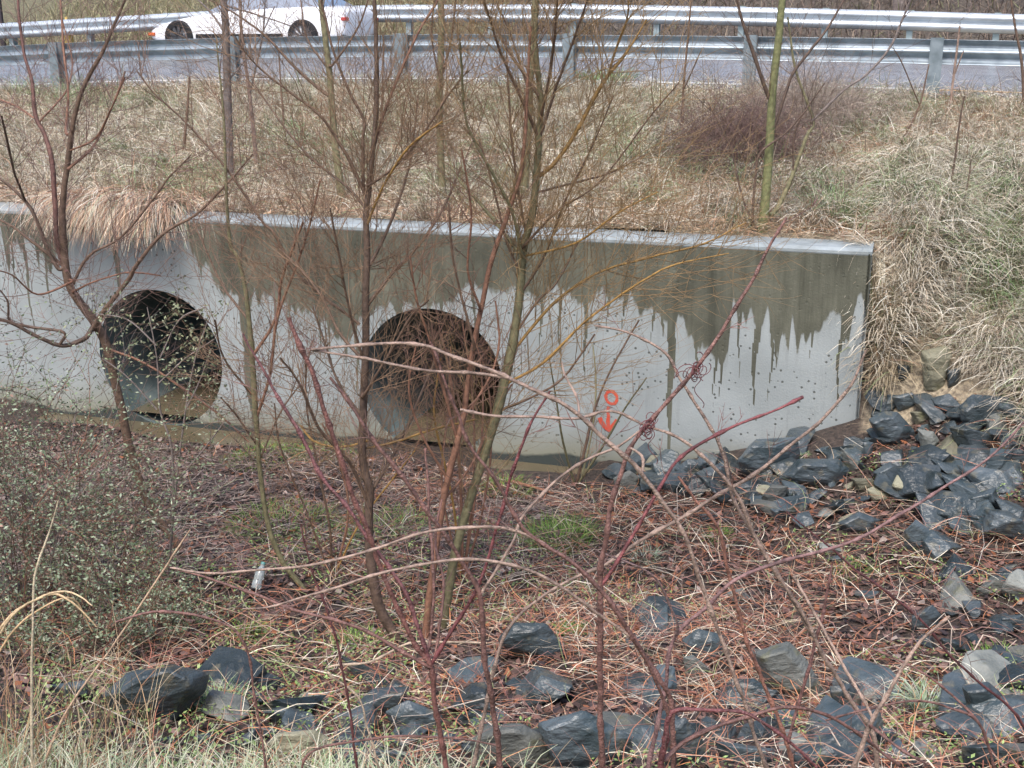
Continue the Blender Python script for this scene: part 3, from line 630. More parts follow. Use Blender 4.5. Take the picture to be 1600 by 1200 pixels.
def small_rock(P, size, mt, label, group):
    me0 = protos[rnd.randrange(9)]; key = (me0.name, mt)
    if key not in small_rock.cache: c = me0.copy(); c.materials.clear(); c.materials.append(M[mt]); small_rock.cache[key] = c
    o = bpy.data.objects.new('rock', small_rock.cache[key]); COL.objects.link(o)
    o.location = (P[0], P[1], P[2]+size*.11); fl = rnd.uniform(.65, 1.15); o.scale = (size*rnd.uniform(.95, 1.4), size*rnd.uniform(.85, 1.25), size*fl); o.rotation_euler = (rnd.uniform(-.6, .6), rnd.uniform(-.6, .6), rnd.uniform(0, 6.28))
    tag(o, label, 'rock', group)
small_rock.cache = {}
POLY = [(960,745),(1060,700),(1160,690),(1300,690),(1348,650),(1395,605),(1440,625),(1500,608),(1610,615),(1610,850),(1480,830),(1400,800),(1300,830),(1180,815),(1050,790),(980,780)]
nsm = 0
while nsm < 138:
    x, y = rnd.uniform(950, 1620), rnd.uniform(640, 850)
    if not in_poly(x, y, POLY): continue
    P = hit(x, y)
    if st(P[0], P[1])[0] > -.1 and st(P[0], P[1])[1] < .1: continue
    small_rock(P, rnd.choice((rnd.uniform(.13, .24), rnd.uniform(.22, .34), rnd.uniform(.32, .50))), 'slate' if rnd.random() < .86 else rnd.choice(('greyrock', 'greyrock', 'tanrock')), 'small angular stone in the rubble at the foot of the wall', 'small stones of the rubble'); nsm += 1
nlow = 0
for i in range(400):
    if nlow >= 88: break
    x, y = rnd.uniform(330, 1600), rnd.uniform(850, 1200)
    if x < 980 and y < 1060: continue
    if rnd.random() > (.95 if (y > 1080 or x > 1420) else .16): continue
    nlow += 1; P = hit(x, y); small_rock(P, rnd.choice((rnd.uniform(.15, .27), rnd.uniform(.26, .46))), 'slate' if rnd.random() < .85 else 'greyrock', 'small stone half buried in the litter of the lower slope', 'small stones of the lower slope')

# ============================================================ VEGETATION
def colvar(base, n, v=.25, hue=.08):
    b = np.asarray(base)[None]; k = 1 + NR.uniform(-v, v, (n, 1)); return np.clip(b*k*(1+NR.uniform(-hue, hue, (n, 3))), 0, 1)
def pick(palette, n, v=.25):
    pal = np.array([p[:3] for p in palette]); w = np.array([p[3] for p in palette], float); i = NR.choice(len(pal), n, p=w/w.sum())
    return np.clip(pal[i]*(1+NR.uniform(-v, v, (n, 1))), 0, 1)
def blade_geo(root, az, L, e0, e1, w, col, K=5, clamp=True, twist=.5):
    n = len(root); u = np.linspace(0, 1, K)[None]; el = e0[:, None] + (e1-e0)[:, None]*u**1.3
    dl = (L/(K-1))[:, None]; h = np.concatenate([np.zeros((n, 1)), np.cumsum(np.cos(el[:, :-1])*dl, 1)], 1); v = np.concatenate([np.zeros((n, 1)), np.cumsum(np.sin(el[:, :-1])*dl, 1)], 1)
    az2 = az[:, None] + NR.uniform(-twist, twist, (n, 1))*u
    X = root[:, 0:1] + h*np.cos(az2); Y = root[:, 1:2] + h*np.sin(az2); Z = root[:, 2:3] + v
    if clamp: Z = np.maximum(Z, H(X, Y) + .008 + NR.uniform(0, .03, (n, 1)))
    sx, sy = -np.sin(az)[:, None], np.cos(az)[:, None]; tilt = NR.uniform(-.7, .7, (n, 1)); W_ = w[:, None]*(1-.75*u**2)*.5
    A = np.stack([X+sx*W_*np.cos(tilt), Y+sy*W_*np.cos(tilt), Z+W_*np.sin(tilt)], -1); B = np.stack([X-sx*W_*np.cos(tilt), Y-sy*W_*np.cos(tilt), Z-W_*np.sin(tilt)], -1)
    V = np.stack([A, B], 2).reshape(-1, 3)
    i = (np.arange(n)*K*2)[:, None] + np.arange(K-1)[None]*2
    Q = np.stack([i, i+1, i+3, i+2], -1).reshape(-1, 4); C = np.repeat(col, K*2, axis=0)
    return V, Q, C
def merge(parts):
    V = []; Q = []; C = []; n = 0
    for v, q, c in parts: V.append(v); Q.append(q+n); C.append(c); n += len(v)
    return np.concatenate(V), np.concatenate(Q), np.concatenate(C)
def blades_obj(name, parts, mt='blade'):
    V, Q, C = merge(parts); return link(name, npmesh(name, V, [Q], C), M[mt])
def noise2(x, y, f, seed=0):
    return (np.sin(x*f+1.3*seed+np.sin(y*f*.7+seed)*1.5)+np.sin(y*f*1.3+seed*2.1+np.sin(x*f*.9)*1.3)+np.sin((x+y)*f*2.1+seed))/3
def wxy(s, t): return CX - s*ca - t*sa, CY + s*sa - t*ca
DOWN = math.atan2(-ca, -sa)     # world azimuth of +t, i.e. down the bank
STRAW = [(.70,.63,.49,4),(.58,.50,.38,4),(.86,.81,.68,3.2),(.40,.31,.23,1.6),(.50,.32,.22,.9),(.42,.48,.30,1.9)]
REDSTRAW = [(.56,.36,.23,3),(.46,.27,.18,3),(.62,.47,.33,3),(.32,.19,.13,1.5)]
GREEN = [(.22,.34,.14,3),(.30,.42,.20,3),(.44,.50,.30,2),(.54,.52,.36,1)]
RUB = [hit(x, y)[:2] for x, y in POLY]
def in_rub(x, y):
    c = np.zeros(np.shape(x), bool)
    for i in range(len(RUB)):
        (x1, y1), (x2, y2) = RUB[i], RUB[i-1]
        if y1 == y2: continue
        c ^= ((y1 > y) != (y2 > y)) & (x < (x2-x1)*(y-y1)/(y2-y1)+x1)
    return c
CLR = [(hit(px, py)[:2], r) for px, py, r in ((1462,611,.42),(1462,560,.40),(1411,560,.16),(1412,605,.16),(1490,612,.14),(1375,690,.2),(1530,672,.2),(1570,735,.25))]
def bare(x, y):
    b = in_rub(x, y)
    for (cx, cy), r in CLR: b |= np.hypot(x-cx, (y-cy+r*.5)) < r
    return b
def bank_grass():
    parts = []
    n = 105000; s = NR.uniform(-8, 17, n); t = -NR.uniform(.47, 6.5, n)**1.0
    ns = int(n*.16); s[:ns] = NR.uniform(-7, -.05, ns); t[:ns] = NR.uniform(-1.2, .75, ns)
    x, y = wxy(s, t); kk = ~(bare(x, y) & ~((s < 0) & (t < -.2))); s, t, x, y = s[kk], t[kk], x[kk], y[kk]; n = len(x); z = H(x, y); col = pick(STRAW, n, .3)
    g = noise2(x, y, 1.1, 3) + .35*noise2(x, y, 3.3, 5); gm = (g > .38) & (NR.random(n) < .6); col[gm] = pick(GREEN, gm.sum(), .25)*.95
    r_ = noise2(x, y, .8, 9) > .3; rm = r_ & (NR.random(n) < .28); col[rm] = pick(REDSTRAW, rm.sum(), .3)
    edge = (t > -.9) & (s > -.2) & (NR.random(n) < .7); col[edge] = pick(REDSTRAW, edge.sum(), .3)*1.1
    az = DOWN + NR.normal(0, 1.25, n); L = NR.uniform(.16, .55, n)
    e0 = NR.uniform(.1, 1.25, n); e1 = -NR.uniform(.1, 1.0, n)
    up = NR.random(n) < .12; e1[up] = NR.uniform(.2, 1.0, up.sum()); e0[up] = NR.uniform(.9, 1.5, up.sum())
    parts.append(blade_geo(np.stack([x, y, z], -1), az, L, e0, e1, NR.uniform(.004, .0095, n), col))
    # hanging tussocks, densest on the steeper slope right of the wall
    cs, ct = [], []
    for _ in range(620): cs.append(rnd.uniform(-6.5, -.15)); ct.append(rnd.uniform(-3.2, .7))
    for _ in range(300): cs.append(rnd.uniform(-6, 12)); ct.append(rnd.uniform(-6.2, -.5))
    for cs_, ct_ in zip(cs, ct):
        bx, by = wxy(cs_, ct_)
        if in_rub(np.array([bx]), np.array([by-.16]))[0] or bare(np.array([bx]), np.array([by-.2]))[0]: continue
        m = rnd.randint(60, 120); R = rnd.uniform(.05, .14); a = NR.uniform(0, 6.28, m); rr = R*np.sqrt(NR.random(m))
        S = cs_+rr*np.cos(a); T = np.minimum(ct_+rr*np.sin(a), .9); T = np.where((S > 0) & (T > -.5), -.5, T); x, y = wxy(S, T)
        z = H(x, y)
        azw = a*0 + DOWN + NR.normal(0, .95, m); big = ct_ > -3.2 and cs_ < 0
        L = NR.uniform(.25, .80 if big else .55, m); dark = rnd.uniform(.6, 1.25)
        green = rnd.random() < (.40 if big else .32)
        col = pick(STRAW[:4], m, .25)*dark
        if green: k = NR.random(m) < .5; col[k] = pick(GREEN, k.sum(), .25)
        parts.append(blade_geo(np.stack([x, y, z], -1), azw, L, NR.uniform(.5, 1.4, m), -NR.uniform(.7, 1.5, m), NR.uniform(.004, .0075, m), col))
    # straw spilling over the wall top
    m = 4200; s = np.concatenate([NR.uniform(6.95, 8.25, 1700), np.abs(NR.normal(0, .8, 900))+6.92, NR.uniform(.8, 12.5, 1600)]); s = np.clip(s, .3, 13); ov = (np.arange(m) < 2600); t = -np.where(ov, NR.uniform(.02, .5, m), NR.uniform(.3, .6, m)); x, y = wxy(s, t)
    z = np.full(m, ZT+.01)+NR.uniform(0, .07, m)*np.where(ov, 1.6, 1)
    col = np.where((NR.random(m) < .5)[:, None], pick(REDSTRAW, m, .3)*1.2, pick(STRAW, m, .3)); az = DOWN + NR.normal(0, np.where(ov, .5, 1.6), m)
    L = np.where(ov, NR.uniform(.4, 1.05, m), NR.uniform(.1, .25, m))
    v, q, c = blade_geo(np.stack([x, y, z], -1), az, L, NR.uniform(.1, .7, m), np.where(ov, -NR.uniform(1.2, 1.57, m), -.1), NR.uniform(.004, .008, m), col, K=7, clamp=False, twist=.2)
    sS, tT = st(v[:, 0], v[:, 1]); low = (tT < .02) & (v[:, 2] < ZT+.012); v[low, 2] = ZT+.012
    parts.append((v, q, c))
    o = blades_obj('dry_grass', parts); tag(o, 'matted straw coloured dry grass covering the road bank above the wall', 'grass', kind='stuff')
bank_grass()
def lower_litter():
    # leaf litter
    n = 60000; x = NR.uniform(-5.5, 7.5, n); y = 3.6 + (12.2-3.6)*NR.random(n)**1.15; s, t = st(x, y); k = (t > .62) | (s < -.1); 
    k &= ~((s < 0) & (t < .2)); k &= ~((y < 5.9) & (NR.random(n) < .6)); x, y = x[k], y[k]; n = len(x); z = H(x, y) + NR.uniform(.004, .03, n)
    a = NR.uniform(0, 6.28, n); L = NR.uniform(.012, .042, n); W_ = L*NR.uniform(.45, .8, n); tx, ty = NR.uniform(-.5, .5, n), NR.uniform(-.5, .5, n)
    ux, uy = np.cos(a), np.sin(a)
    c4 = []
    for i, j in ((1, 0), (0, 1), (-1, 0), (0, -1)):
        dx = ux*L*i - uy*W_*j; dy = uy*L*i + ux*W_*j; c4.append(np.stack([x+dx, y+dy, z+dx*tx+dy*ty+.006*(abs(i))], -1))
    V = np.stack(c4, 1).reshape(-1, 3); Q = np.arange(n*4).reshape(-1, 4)
    leafpal = [(.11,.07,.058,4),(.19,.11,.09,3),(.27,.17,.14,2),(.38,.31,.27,.7),(.06,.045,.045,4),(.30,.12,.06,1.2)]
    C = np.repeat(pick(leafpal, n, .3), 4, axis=0)
    o = link('leaf_litter', npmesh('leaf_litter', V, [Q], C), M['leaf']); tag(o, 'dark wet fallen leaves over the lower slope and stream bank', 'leaf litter', kind='stuff')
    parts = []
    n = 66000; x = NR.uniform(-5.5, 7.5, n); y = 3.8 + (11.8-3.8)*NR.random(n)**1.05; s, t = st(x, y); k = ((t > .8) | (s < -.1)) & ~((s < 0) & (t < .3))
    dn = .55 + .8*noise2(x, y, 1.9, 4); dn = np.where(x > -1.2, dn+.25, dn*.55); dn = np.where((y > 8.9) & (x < .4), dn*.45, dn); dn = np.where((y < 5.9) | ((x > 2.6) & (y < 8)), dn*.36, dn); k &= NR.random(n) < dn
    k &= ~(bare(x, y) & (NR.random(len(x)) < .5)); x, y = x[k], y[k]; n = len(x); z = H(x, y)+NR.uniform(0, .10, n)
    pal = [(.64,.50,.34,3.4),(.82,.74,.58,2.8),(.46,.20,.12,4.6),(.32,.13,.09,4.0),(.56,.25,.12,2.4),(.22,.15,.12,2.8),(.30,.36,.16,.8)]
    parts.append(blade_geo(np.stack([x, y, z], -1), NR.uniform(0, 6.28, n), NR.uniform(.08, .50, n), NR.uniform(-.1, .6, n), -NR.uniform(0, .5, n), NR.uniform(.0022, .0055, n), pick(pal, n, .35), K=5, twist=.9))
    o = blades_obj('dead_stems', parts, 'twig'); tag(o, 'tangle of reddish and straw coloured dead stems lying on the lower slope', 'dead stems', kind='stuff')
    T = Tubes()
    for _ in range(330):
        x0, y0 = rnd.uniform(-2.6, 5.2), rnd.uniform(4.2, 9.6)
        if bare(np.array([x0]), np.array([y0]))[0] and rnd.random() < .45: continue
        a = rnd.uniform(0, 6.28); L_ = rnd.uniform(.35, 1.3); m_ = rnd.randint(3, 6); P = []; px_, py_ = x0, y0
        for i in range(m_): P.append((px_, py_)); a += rnd.gauss(0, .35) if rnd.random() < .7 else rnd.gauss(0, 1.0); px_ += math.cos(a)*L_/m_; py_ += math.sin(a)*L_/m_
        P = np.array(P); z_ = H(P[:, 0], P[:, 1]) + np.array([rnd.uniform(.02, .20) for _ in P]); z_[0] = Hf(*P[0])+.01
        c_ = rnd.choice([(.62,.50,.40),(.50,.33,.25),(.38,.22,.19),(.70,.62,.52),(.33,.17,.15),(.44,.24,.16)]); r_ = rnd.uniform(.002, .0048)
        T.add(np.column_stack([P, z_]), np.linspace(r_, r_*.5, m_), 5, np.array(c_)*rnd.uniform(.8, 1.1))
    o = T.build('fallen_canes', M['twig'], None, False); tag(o, 'bent pale and reddish canes lying crisscross over the litter and rocks', 'dead canes', kind='stuff')
    # grey brown thatch by the stream and thin sprouting grass
    n = 9000; x = NR.uniform(-5, .6, n); y = NR.uniform(8.4, 11.8, n); s, t = st(x, y); k = t > .75; x, y = x[k], y[k]; n = len(x)
    pal = [(.32,.25,.22,3),(.42,.34,.29,2),(.20,.15,.13,3),(.50,.42,.34,1)]
    p1 = blade_geo(np.stack([x, y, H(x, y)+.01], -1), NR.uniform(0, 6.28, n), NR.uniform(.1, .35, n), NR.uniform(0, .3, n), -NR.uniform(0, .3, n), NR.uniform(.004, .007, n), pick(pal, n, .3), K=4)
    o = blades_obj('thatch', [p1]); tag(o, 'grey brown flattened thatch on the mud in front of the pipes', 'thatch', kind='stuff')
    # ground cover of small green leaves and moss, lower left
    n = 42000; x = NR.uniform(-3.6, 4.8, n); y = NR.uniform(4.0, 9.5, n); g = noise2(x, y, 1.7, 7); k = (g + np.where(x < -.6, .55, .0)) > .25; x, y = x[k], y[k]; n = len(x)
    z = H(x, y)+NR.uniform(.01, .10, n); a = NR.uniform(0, 6.28, n); L = NR.uniform(.006, .016, n); ux, uy = np.cos(a), np.sin(a); tz = NR.uniform(-.8, .8, n); c4 = []
    for i, j in ((1, 0), (0, .6), (-1, 0), (0, -.6)): c4.append(np.stack([x+L*(ux*i-uy*j), y+L*(uy*i+ux*j), z+L*i*tz], -1))
    C = np.repeat(pick([(.22,.32,.10,3),(.31,.42,.15,2),(.15,.22,.08,2),(.40,.44,.22,1)], n, .3), 4, axis=0)
    o = link('ground_cover', npmesh('ground_cover', np.stack(c4, 1).reshape(-1, 3), [np.arange(n*4).reshape(-1, 4)], C), M['leaf']); tag(o, 'low green weeds creeping between the litter at the lower left', 'ground cover', kind='stuff')
    # near grass fringe at the bottom of the bank
    n = 11000; x = NR.uniform(-2.6, .1, n); y = NR.uniform(3.3, 4.9, n); k = (noise2(x, y, 2.3, 2)*.5+.6 > NR.random(n)); k &= (y < 5.0 - .45*sm((x+1.4)/1.3)) ; x, y = x[k], y[k]; n = len(x)
    p = blade_geo(np.stack([x, y, H(x, y)], -1), NR.uniform(0, 6.28, n), NR.uniform(.12, .36, n), NR.uniform(.8, 1.5, n), NR.uniform(-.8, .8, n), NR.uniform(.003, .006, n), pick([(.30,.40,.22,3),(.46,.50,.34,3),(.62,.60,.46,2),(.42,.32,.2,1)], n, .25))
    n = 420; x = NR.uniform(-2.9, -1.75, n); y = NR.uniform(4.2, 5.4, n)
    p2 = blade_geo(np.stack([x, y, H(x, y)], -1), NR.uniform(0, 6.28, n), NR.uniform(.3, .8, n), NR.uniform(1.1, 1.55, n), NR.uniform(-.2, 1.3, n), NR.uniform(.003, .006, n), pick([(.40,.26,.14,3),(.50,.40,.26,3),(.30,.17,.10,2),(.22,.26,.12,1)], n, .25))
    o = blades_obj('near_grass', [p, p2]); tag(o, 'mixed green and straw grass along the bottom edge of the near bank', 'grass', kind='stuff')
lower_litter()
def tuft(px, py, R, m, L, label, pal=GREEN, w=(.003, .006), droop=(-.9, .6), cat='grass tuft', e0=(.9, 1.5)):
    P = hit(px, py); a = NR.uniform(0, 6.28, m); rr = R*np.sqrt(NR.random(m)); x, y = P[0]+rr*np.cos(a), P[1]+rr*np.sin(a)
    v, q, c = blade_geo(np.stack([x, y, H(x, y)-.01], -1), a + NR.normal(0, .6, m), NR.uniform(L*.5, L, m), NR.uniform(e0[0], e0[1], m), NR.uniform(droop[0], droop[1], m), NR.uniform(w[0], w[1], m), pick(pal, m, .25))
    v = v - P; o = link('grass_tuft', npmesh('grass_tuft', v, [q], c), M['blade']); o.location = P.tolist(); tag(o, label, cat, 'green grass tufts')
BR = [(.16,.30,.05,3),(.24,.38,.08,2),(.12,.22,.05,2),(.34,.40,.16,1)]
PALE = [(.34,.42,.30,3),(.46,.52,.42,2),(.24,.34,.18,2)]
tuft(890, 995, .06, 220, .16, 'small bright green tuft right of the broken slate slab', BR)
tuft(872, 850, .30, 560, .24, 'broad fresh green tuft below the wall in the centre', BR)
tuft(1450, 1120, .07, 190, .30, 'pale striped tuft of arching leaves at lower right', PALE, (.005, .009), (-1.2, .3))
tuft(440, 820, .45, 520, .18, 'thin yellow green tuft beside the slender leaning sapling', BR)
tuft(415, 716, .42, 800, .11, 'low green patch on the edge of the muddy water', BR)
tuft(500, 712, .36, 500, .11, 'low green patch right of the one by the muddy water', BR)
tuft(790, 770, .22, 260, .18, 'sparse green tuft near the foot of the wall', BR)
tuft(390, 1000, .10, 150, .14, 'small green tuft under the leafy shrub', BR)
tuft(1310, 345, .30, 420, .50, 'green tussock behind the right end of the wall', GREEN, (.004, .007))
tuft(1540, 375, .32, 420, .50, 'green topped tussock on the bank near the right edge', GREEN, (.004, .007))
tuft(945, 130, .45, 420, .30, 'fresh green grass at the road edge beside a rail post', BR, (.004, .008))
tuft(1410, 175, .45, 300, .30, 'green clump below the road between two rail posts', GREEN, (.004, .007))
tuft(1388, 545, .14, 330, .62, 'drooping tussock with a green crown at the wall end', [(.44,.37,.25,4),(.34,.27,.17,3),(.22,.28,.12,1.3)], (.004, .008), (-1.57, -1.3), e0=(.3, 1.1))
tuft(700, 325, .35, 360, .20, 'green patch at the foot of the straight sapling above the wall', GREEN)
tuft(340, 1110, .12, 240, .22, 'green tuft hanging over the black rocks at lower left', GREEN)
tuft(600, 830, .40, 420, .18, 'thin green grass between the stems right of the hook footed willow', BR)
tuft(1255, 720, .04, 40, .1, 'tiny tuft between the boulders by the wall', GREEN)
tuft(560, 1010, .16, 150, .16, 'small green tuft left of the hooked willow foot', BR)
tuft(1330, 905, .14, 110, .14, 'faint green tuft in the red stems below the rubble', BR)
tuft(1560, 1040, .14, 140, .14, 'green weeds between the rocks near the right edge', BR)
tuft(1120, 845, .12, 110, .13, 'low green tuft under the left foot of the rubble', BR)
tuft(1010, 880, .10, 110, .14, 'short pale green tuft in the straw right of centre', PALE)

for i_, (px_, py_) in enumerate(((1368,520),(1392,490),(1560,520),(1380,470),(1410,450),(1520,560),(1560,575),(1590,590),(1530,530),(1440,440))):
    tuft(px_, py_, .13, 240, .55, ['straw tussock drooping beside the wall end','straw tussock above the half buried rock','straw tussock up the bank above the boulders at right','straw clump high against the wall edge','straw clump right of the wall edge below the corner','straw curtain hanging above the largest boulder','straw curtain hanging at the right above the boulder','straw curtain at the right edge over the rocks','straw clump right above the tan stone','straw clump up the bank from the tan stone'][i_], STRAW[:4], (.004, .008), (-1.57, -1.0), e0=(.3, 1.2))
# ------------------------------------------------------------ woody plants
C_OL = (.24, .22, .12); C_BR = (.20, .13, .09); C_RD = (.30, .155, .10); C_GO = (.42, .25, .08); C_GY = (.24, .20, .18); C_DK = (.17, .115, .085); C_CANE = (.25, .128, .105); C_CL = (.42, .295, .23); C_CD = (.17, .06, .06)
def catmull(P, k=5):
    P = np.asarray(P, float); n = len(P)
    if n < 3: return np.stack([P[0]+(P[-1]-P[0])*i/k for i in range(k+1)])
    Q = np.vstack([2*P[0]-P[1], P, 2*P[-1]-P[-2]]); out = []
    for i in range(1, n):
        for j in range(k):
            t = j/k; a, b, c, d = Q[i-1], Q[i], Q[i+1], Q[i+2]
            out.append(.5*((2*b)+(-a+c)*t+(2*a-5*b+4*c-d)*t*t+(-a+3*b-3*c+d)*t**3))
    out.append(P[-1]); return np.array(out)
def grow(T, P, d, L, r, depth, col, up=.25, kids=3, wig=.18, k=4, leaves=None):
    n = max(4, int(L/.07)); pts = [np.array(P, float)]; d = np.array(d, float); d /= np.linalg.norm(d)
    for i in range(n):
        d = d + NR.normal(0, wig/ math.sqrt(n), 3) + np.array([0, 0, up/n]); d /= np.linalg.norm(d); pts.append(pts[-1]+d*L/n)
    pts = np.array(pts); T.add(pts, np.linspace(r, r*.35, len(pts)), k, col)
    if leaves is not None: leaves.append((pts, d))
    if depth > 0:
        for _ in range(kids):
            i = rnd.randint(max(1, n//5), n-1); a = NR.normal(0, 1, 3); t = pts[i]-pts[i-1]; t /= np.linalg.norm(t); a -= a.dot(t)*t; a /= np.linalg.norm(a)
            nd = t*.8 + a*rnd.uniform(.45, .9); grow(T, pts[i], nd, L*rnd.uniform(.35, .7), max(r*.6, .0012), depth-1, col, up, max(1, kids-1), wig, k, leaves)
def stem3d(pts, D0, drift=0, thin=False):
    P = []; W_ = []; n = len(pts); w = 6
    for i, p in enumerate(pts):
        if len(p) > 2: w = p[2]
        D = D0 + drift*i/max(1, n-1); q = atD(p[0], p[1], D); P.append(q); W_.append(w/scale_at(q)/2*(.75 if thin else .98))
    return np.array(P), np.array(W_)
def fillw(pts):
    out = []; w = None; xs = [(i, p[2]) for i, p in enumerate(pts) if len(p) > 2]
    ii = [a for a, _ in xs]; ww = [b for _, b in xs]
    return [(p[0], p[1], float(np.interp(i, ii, ww))) for i, p in enumerate(pts)]
def plant(name, label, cat, group, stems, base=None, cols=(C_BR,), twigs=0, tw_len=.5, tw_col=C_RD, tw_depth=1, up=.3, D=None, trunk='trunk', limb='limb', mt='bark', root=True, nodes=False, drift=.5, tw_r=.0025, wk=1.):
    b = stems[0][0]
    G = hit(*(base or (b[0], b[1]))) if D is None else None
    D0 = G[1] if D is None else D
    P0 = atD(b[0], b[1], D0); gp = np.array([P0[0], P0[1], Hf(P0[0], P0[1])]); e = empty(name, gp); tag(e, label, cat, group)
    TW = Tubes(); ntw = 0; lib = []
    for si, stp in enumerate(stems):
        stp = fillw(stp); dr = 0
        d_start = D0
        if si > 0 and lib:      # start where the parent passes
            q0 = np.array(stp[0][:2], float); best = min(((np.hypot(*(pp[:2]-q0)), pp[2], pp[0], pp[1]) for L_ in lib for pp in L_), key=lambda a: a[0]); d_start = best[1] if best[0] < 45 else D0
            if 4 < best[0] < 45: stp = [(best[2], best[3], stp[0][2])] + stp
            dr = rnd.uniform(-drift, drift)
        P, W_ = stem3d(stp, d_start, dr, nodes); W_ = W_*wk
        lp = np.array([[p[0], p[1], d_start+dr*i/max(1, len(stp)-1)] for i, p in enumerate(stp)], float)
        if si > 0 and len(stp) > 2: lp = lp[1:]
        lib.append(np.concatenate([lp[:-1] + (lp[1:]-lp[:-1])*k_/6 for k_ in range(6)] + [lp[-1:]]) if len(lp) > 1 else lp)
        PW = catmull(np.column_stack([P, W_]), 5); P, W_ = PW[:, :3], np.maximum(PW[:, 3], .001)
        if (si == 0 or (lib and abs(d_start-D0) < 1e-6 and stp[0][1] > b[1]-60)) and root:
            g = Hf(P[0][0], P[0][1]); 
            if P[0][2] > g-.03:
                m = max(2, int((P[0][2]-g)/.1)+1); ext = np.array([[P[0][0], P[0][1], g-.06+(P[0][2]-g+.06)*j/m] for j in range(m)]); P = np.vstack([ext, P]); W_ = np.concatenate([np.full(m, W_[0]*1.05), W_])
        if nodes:
            dd = np.concatenate([[0], np.cumsum(np.linalg.norm(np.diff(P, axis=0), axis=1))]); P2 = []; R2 = []
            tot = dd[-1]; m = max(8, int(tot/.018)); q = np.linspace(0, tot, m); P2 = np.stack([np.interp(q, dd, P[:, j]) for j in range(3)], -1); R2 = np.interp(q, dd, W_)
            ph = rnd.uniform(0, .1); nd = ((q+ph) % .115) < .02; R2 = np.where(nd, R2*1.4, R2)*(1+.06*np.sin(q*61)+.05*np.sin(q*143)); P2 = P2 + .0009*np.stack([np.sin(q*40), np.cos(q*33), np.sin(q*27+1)], -1)
            P2 = P2 + .0015*np.sign(np.sin(q*math.pi/.115))[:, None]*np.array([.5, 0, .3]); P, W_ = P2, R2
        else:
            P = P + np.cumsum(NR.normal(0, .0012, P.shape), 0)*min(1, 1)
        T = Tubes(); c = cols[si % len(cols)] if si < len(cols) else cols[-1]; T.add(P, W_, 8 if si == 0 else 6, np.array(c)*rnd.uniform(.85, 1.15)); o = T.build(trunk if si == 0 else limb, M[mt], e)
        L_ = np.linalg.norm(np.diff(P, axis=0), axis=1).sum(); m = int(twigs*L_*(1 if si else .8))
        for _ in range(m):
            i = min(len(P)-2, int(len(P)*rnd.uniform(.18 if si == 0 else .08, 1))); t = P[i+1]-P[i]; t /= max(np.linalg.norm(t), 1e-6); a = NR.normal(0, 1, 3); a -= a.dot(t)*t; a /= np.linalg.norm(a)
            nd = t*.75 + a*rnd.uniform(.5, 1.0) + np.array([0, 0, .15]); grow(TW, P[i], nd, tw_len*rnd.uniform(.35, 1.2), tw_r*rnd.uniform(.7, 1.2), tw_depth, np.array(tw_col)*rnd.uniform(.7, 1.25), up, 3); ntw += 1
    if ntw: o = TW.build('twigs', M['twig'], e); o['kind'] = 'stuff'
    return e
SP = 'bare saplings on the road bank'; WL = 'willow saplings below the wall'; CN = 'bramble canes on the near bank'
plant('sapling_tree', 'straight grey brown sapling on the bank left of centre, its trunk crossing the car', 'tree', SP, [[(360,300,16),(357,200,14),(355,120,13),(352,40,12),(346,-20,11),(335,-150,9)],[(350,8,4),(400,22),(455,40,2)],[(355,60,4),(330,20,3),(300,-10,2)],[(354,130,3),(400,70,2),(430,10,2)]], cols=(C_GY,C_GY), twigs=8, tw_len=.8, tw_col=C_GY)
plant('sapling_tree', 'thin pale leaning sapling just right of the straight grey brown one', 'tree', SP, [[(402,278,8),(396,200,7),(388,130,6),(378,60,5),(375,-20,4)],[(390,150,3),(410,60,3),(415,-10,2)]], cols=(C_CL,C_GY), twigs=9, tw_len=.7, tw_col=C_GY)
plant('sapling_tree', 'olive trunked sapling forking to the left at guardrail height', 'tree', SP, [[(534,312,13),(527,250,12),(520,180,11),(515,110,10),(507,40,9),(498,-40,8),(490,-120,6)],[(511,147,6),(460,103,5),(417,57,4),(367,20,3),(320,-5,2)],[(514,110,4),(480,60,3),(470,0,2)],[(520,100,4),(560,40,3),(580,-20,2)]], cols=(C_OL,C_BR), twigs=9, tw_len=.9, tw_col=C_BR)
plant('sapling_tree', 'straight olive trunked sapling behind the middle of the wall', 'tree', SP, [[(692,320,13),(688,240,12),(687,150,11),(690,60,11),(690,-30,10),(692,-140,8)],[(688,130,4),(675,60,3),(680,-10,3)],[(690,120,4),(705,60,4),(715,-20,3)]], cols=(C_OL,C_BR), twigs=9, tw_len=.8, tw_col=C_BR)
plant('sapling_tree', 'mossy trunked sapling behind the red willow stem in the centre', 'tree', SP, [[(818,325,15),(822,250,14),(827,180,13),(829,130,12),(835,60,11),(838,-40,10)],[(828,150,4),(800,60,3),(770,-10,2)]], cols=(C_OL,C_BR), twigs=8, tw_len=.9, tw_col=C_BR)
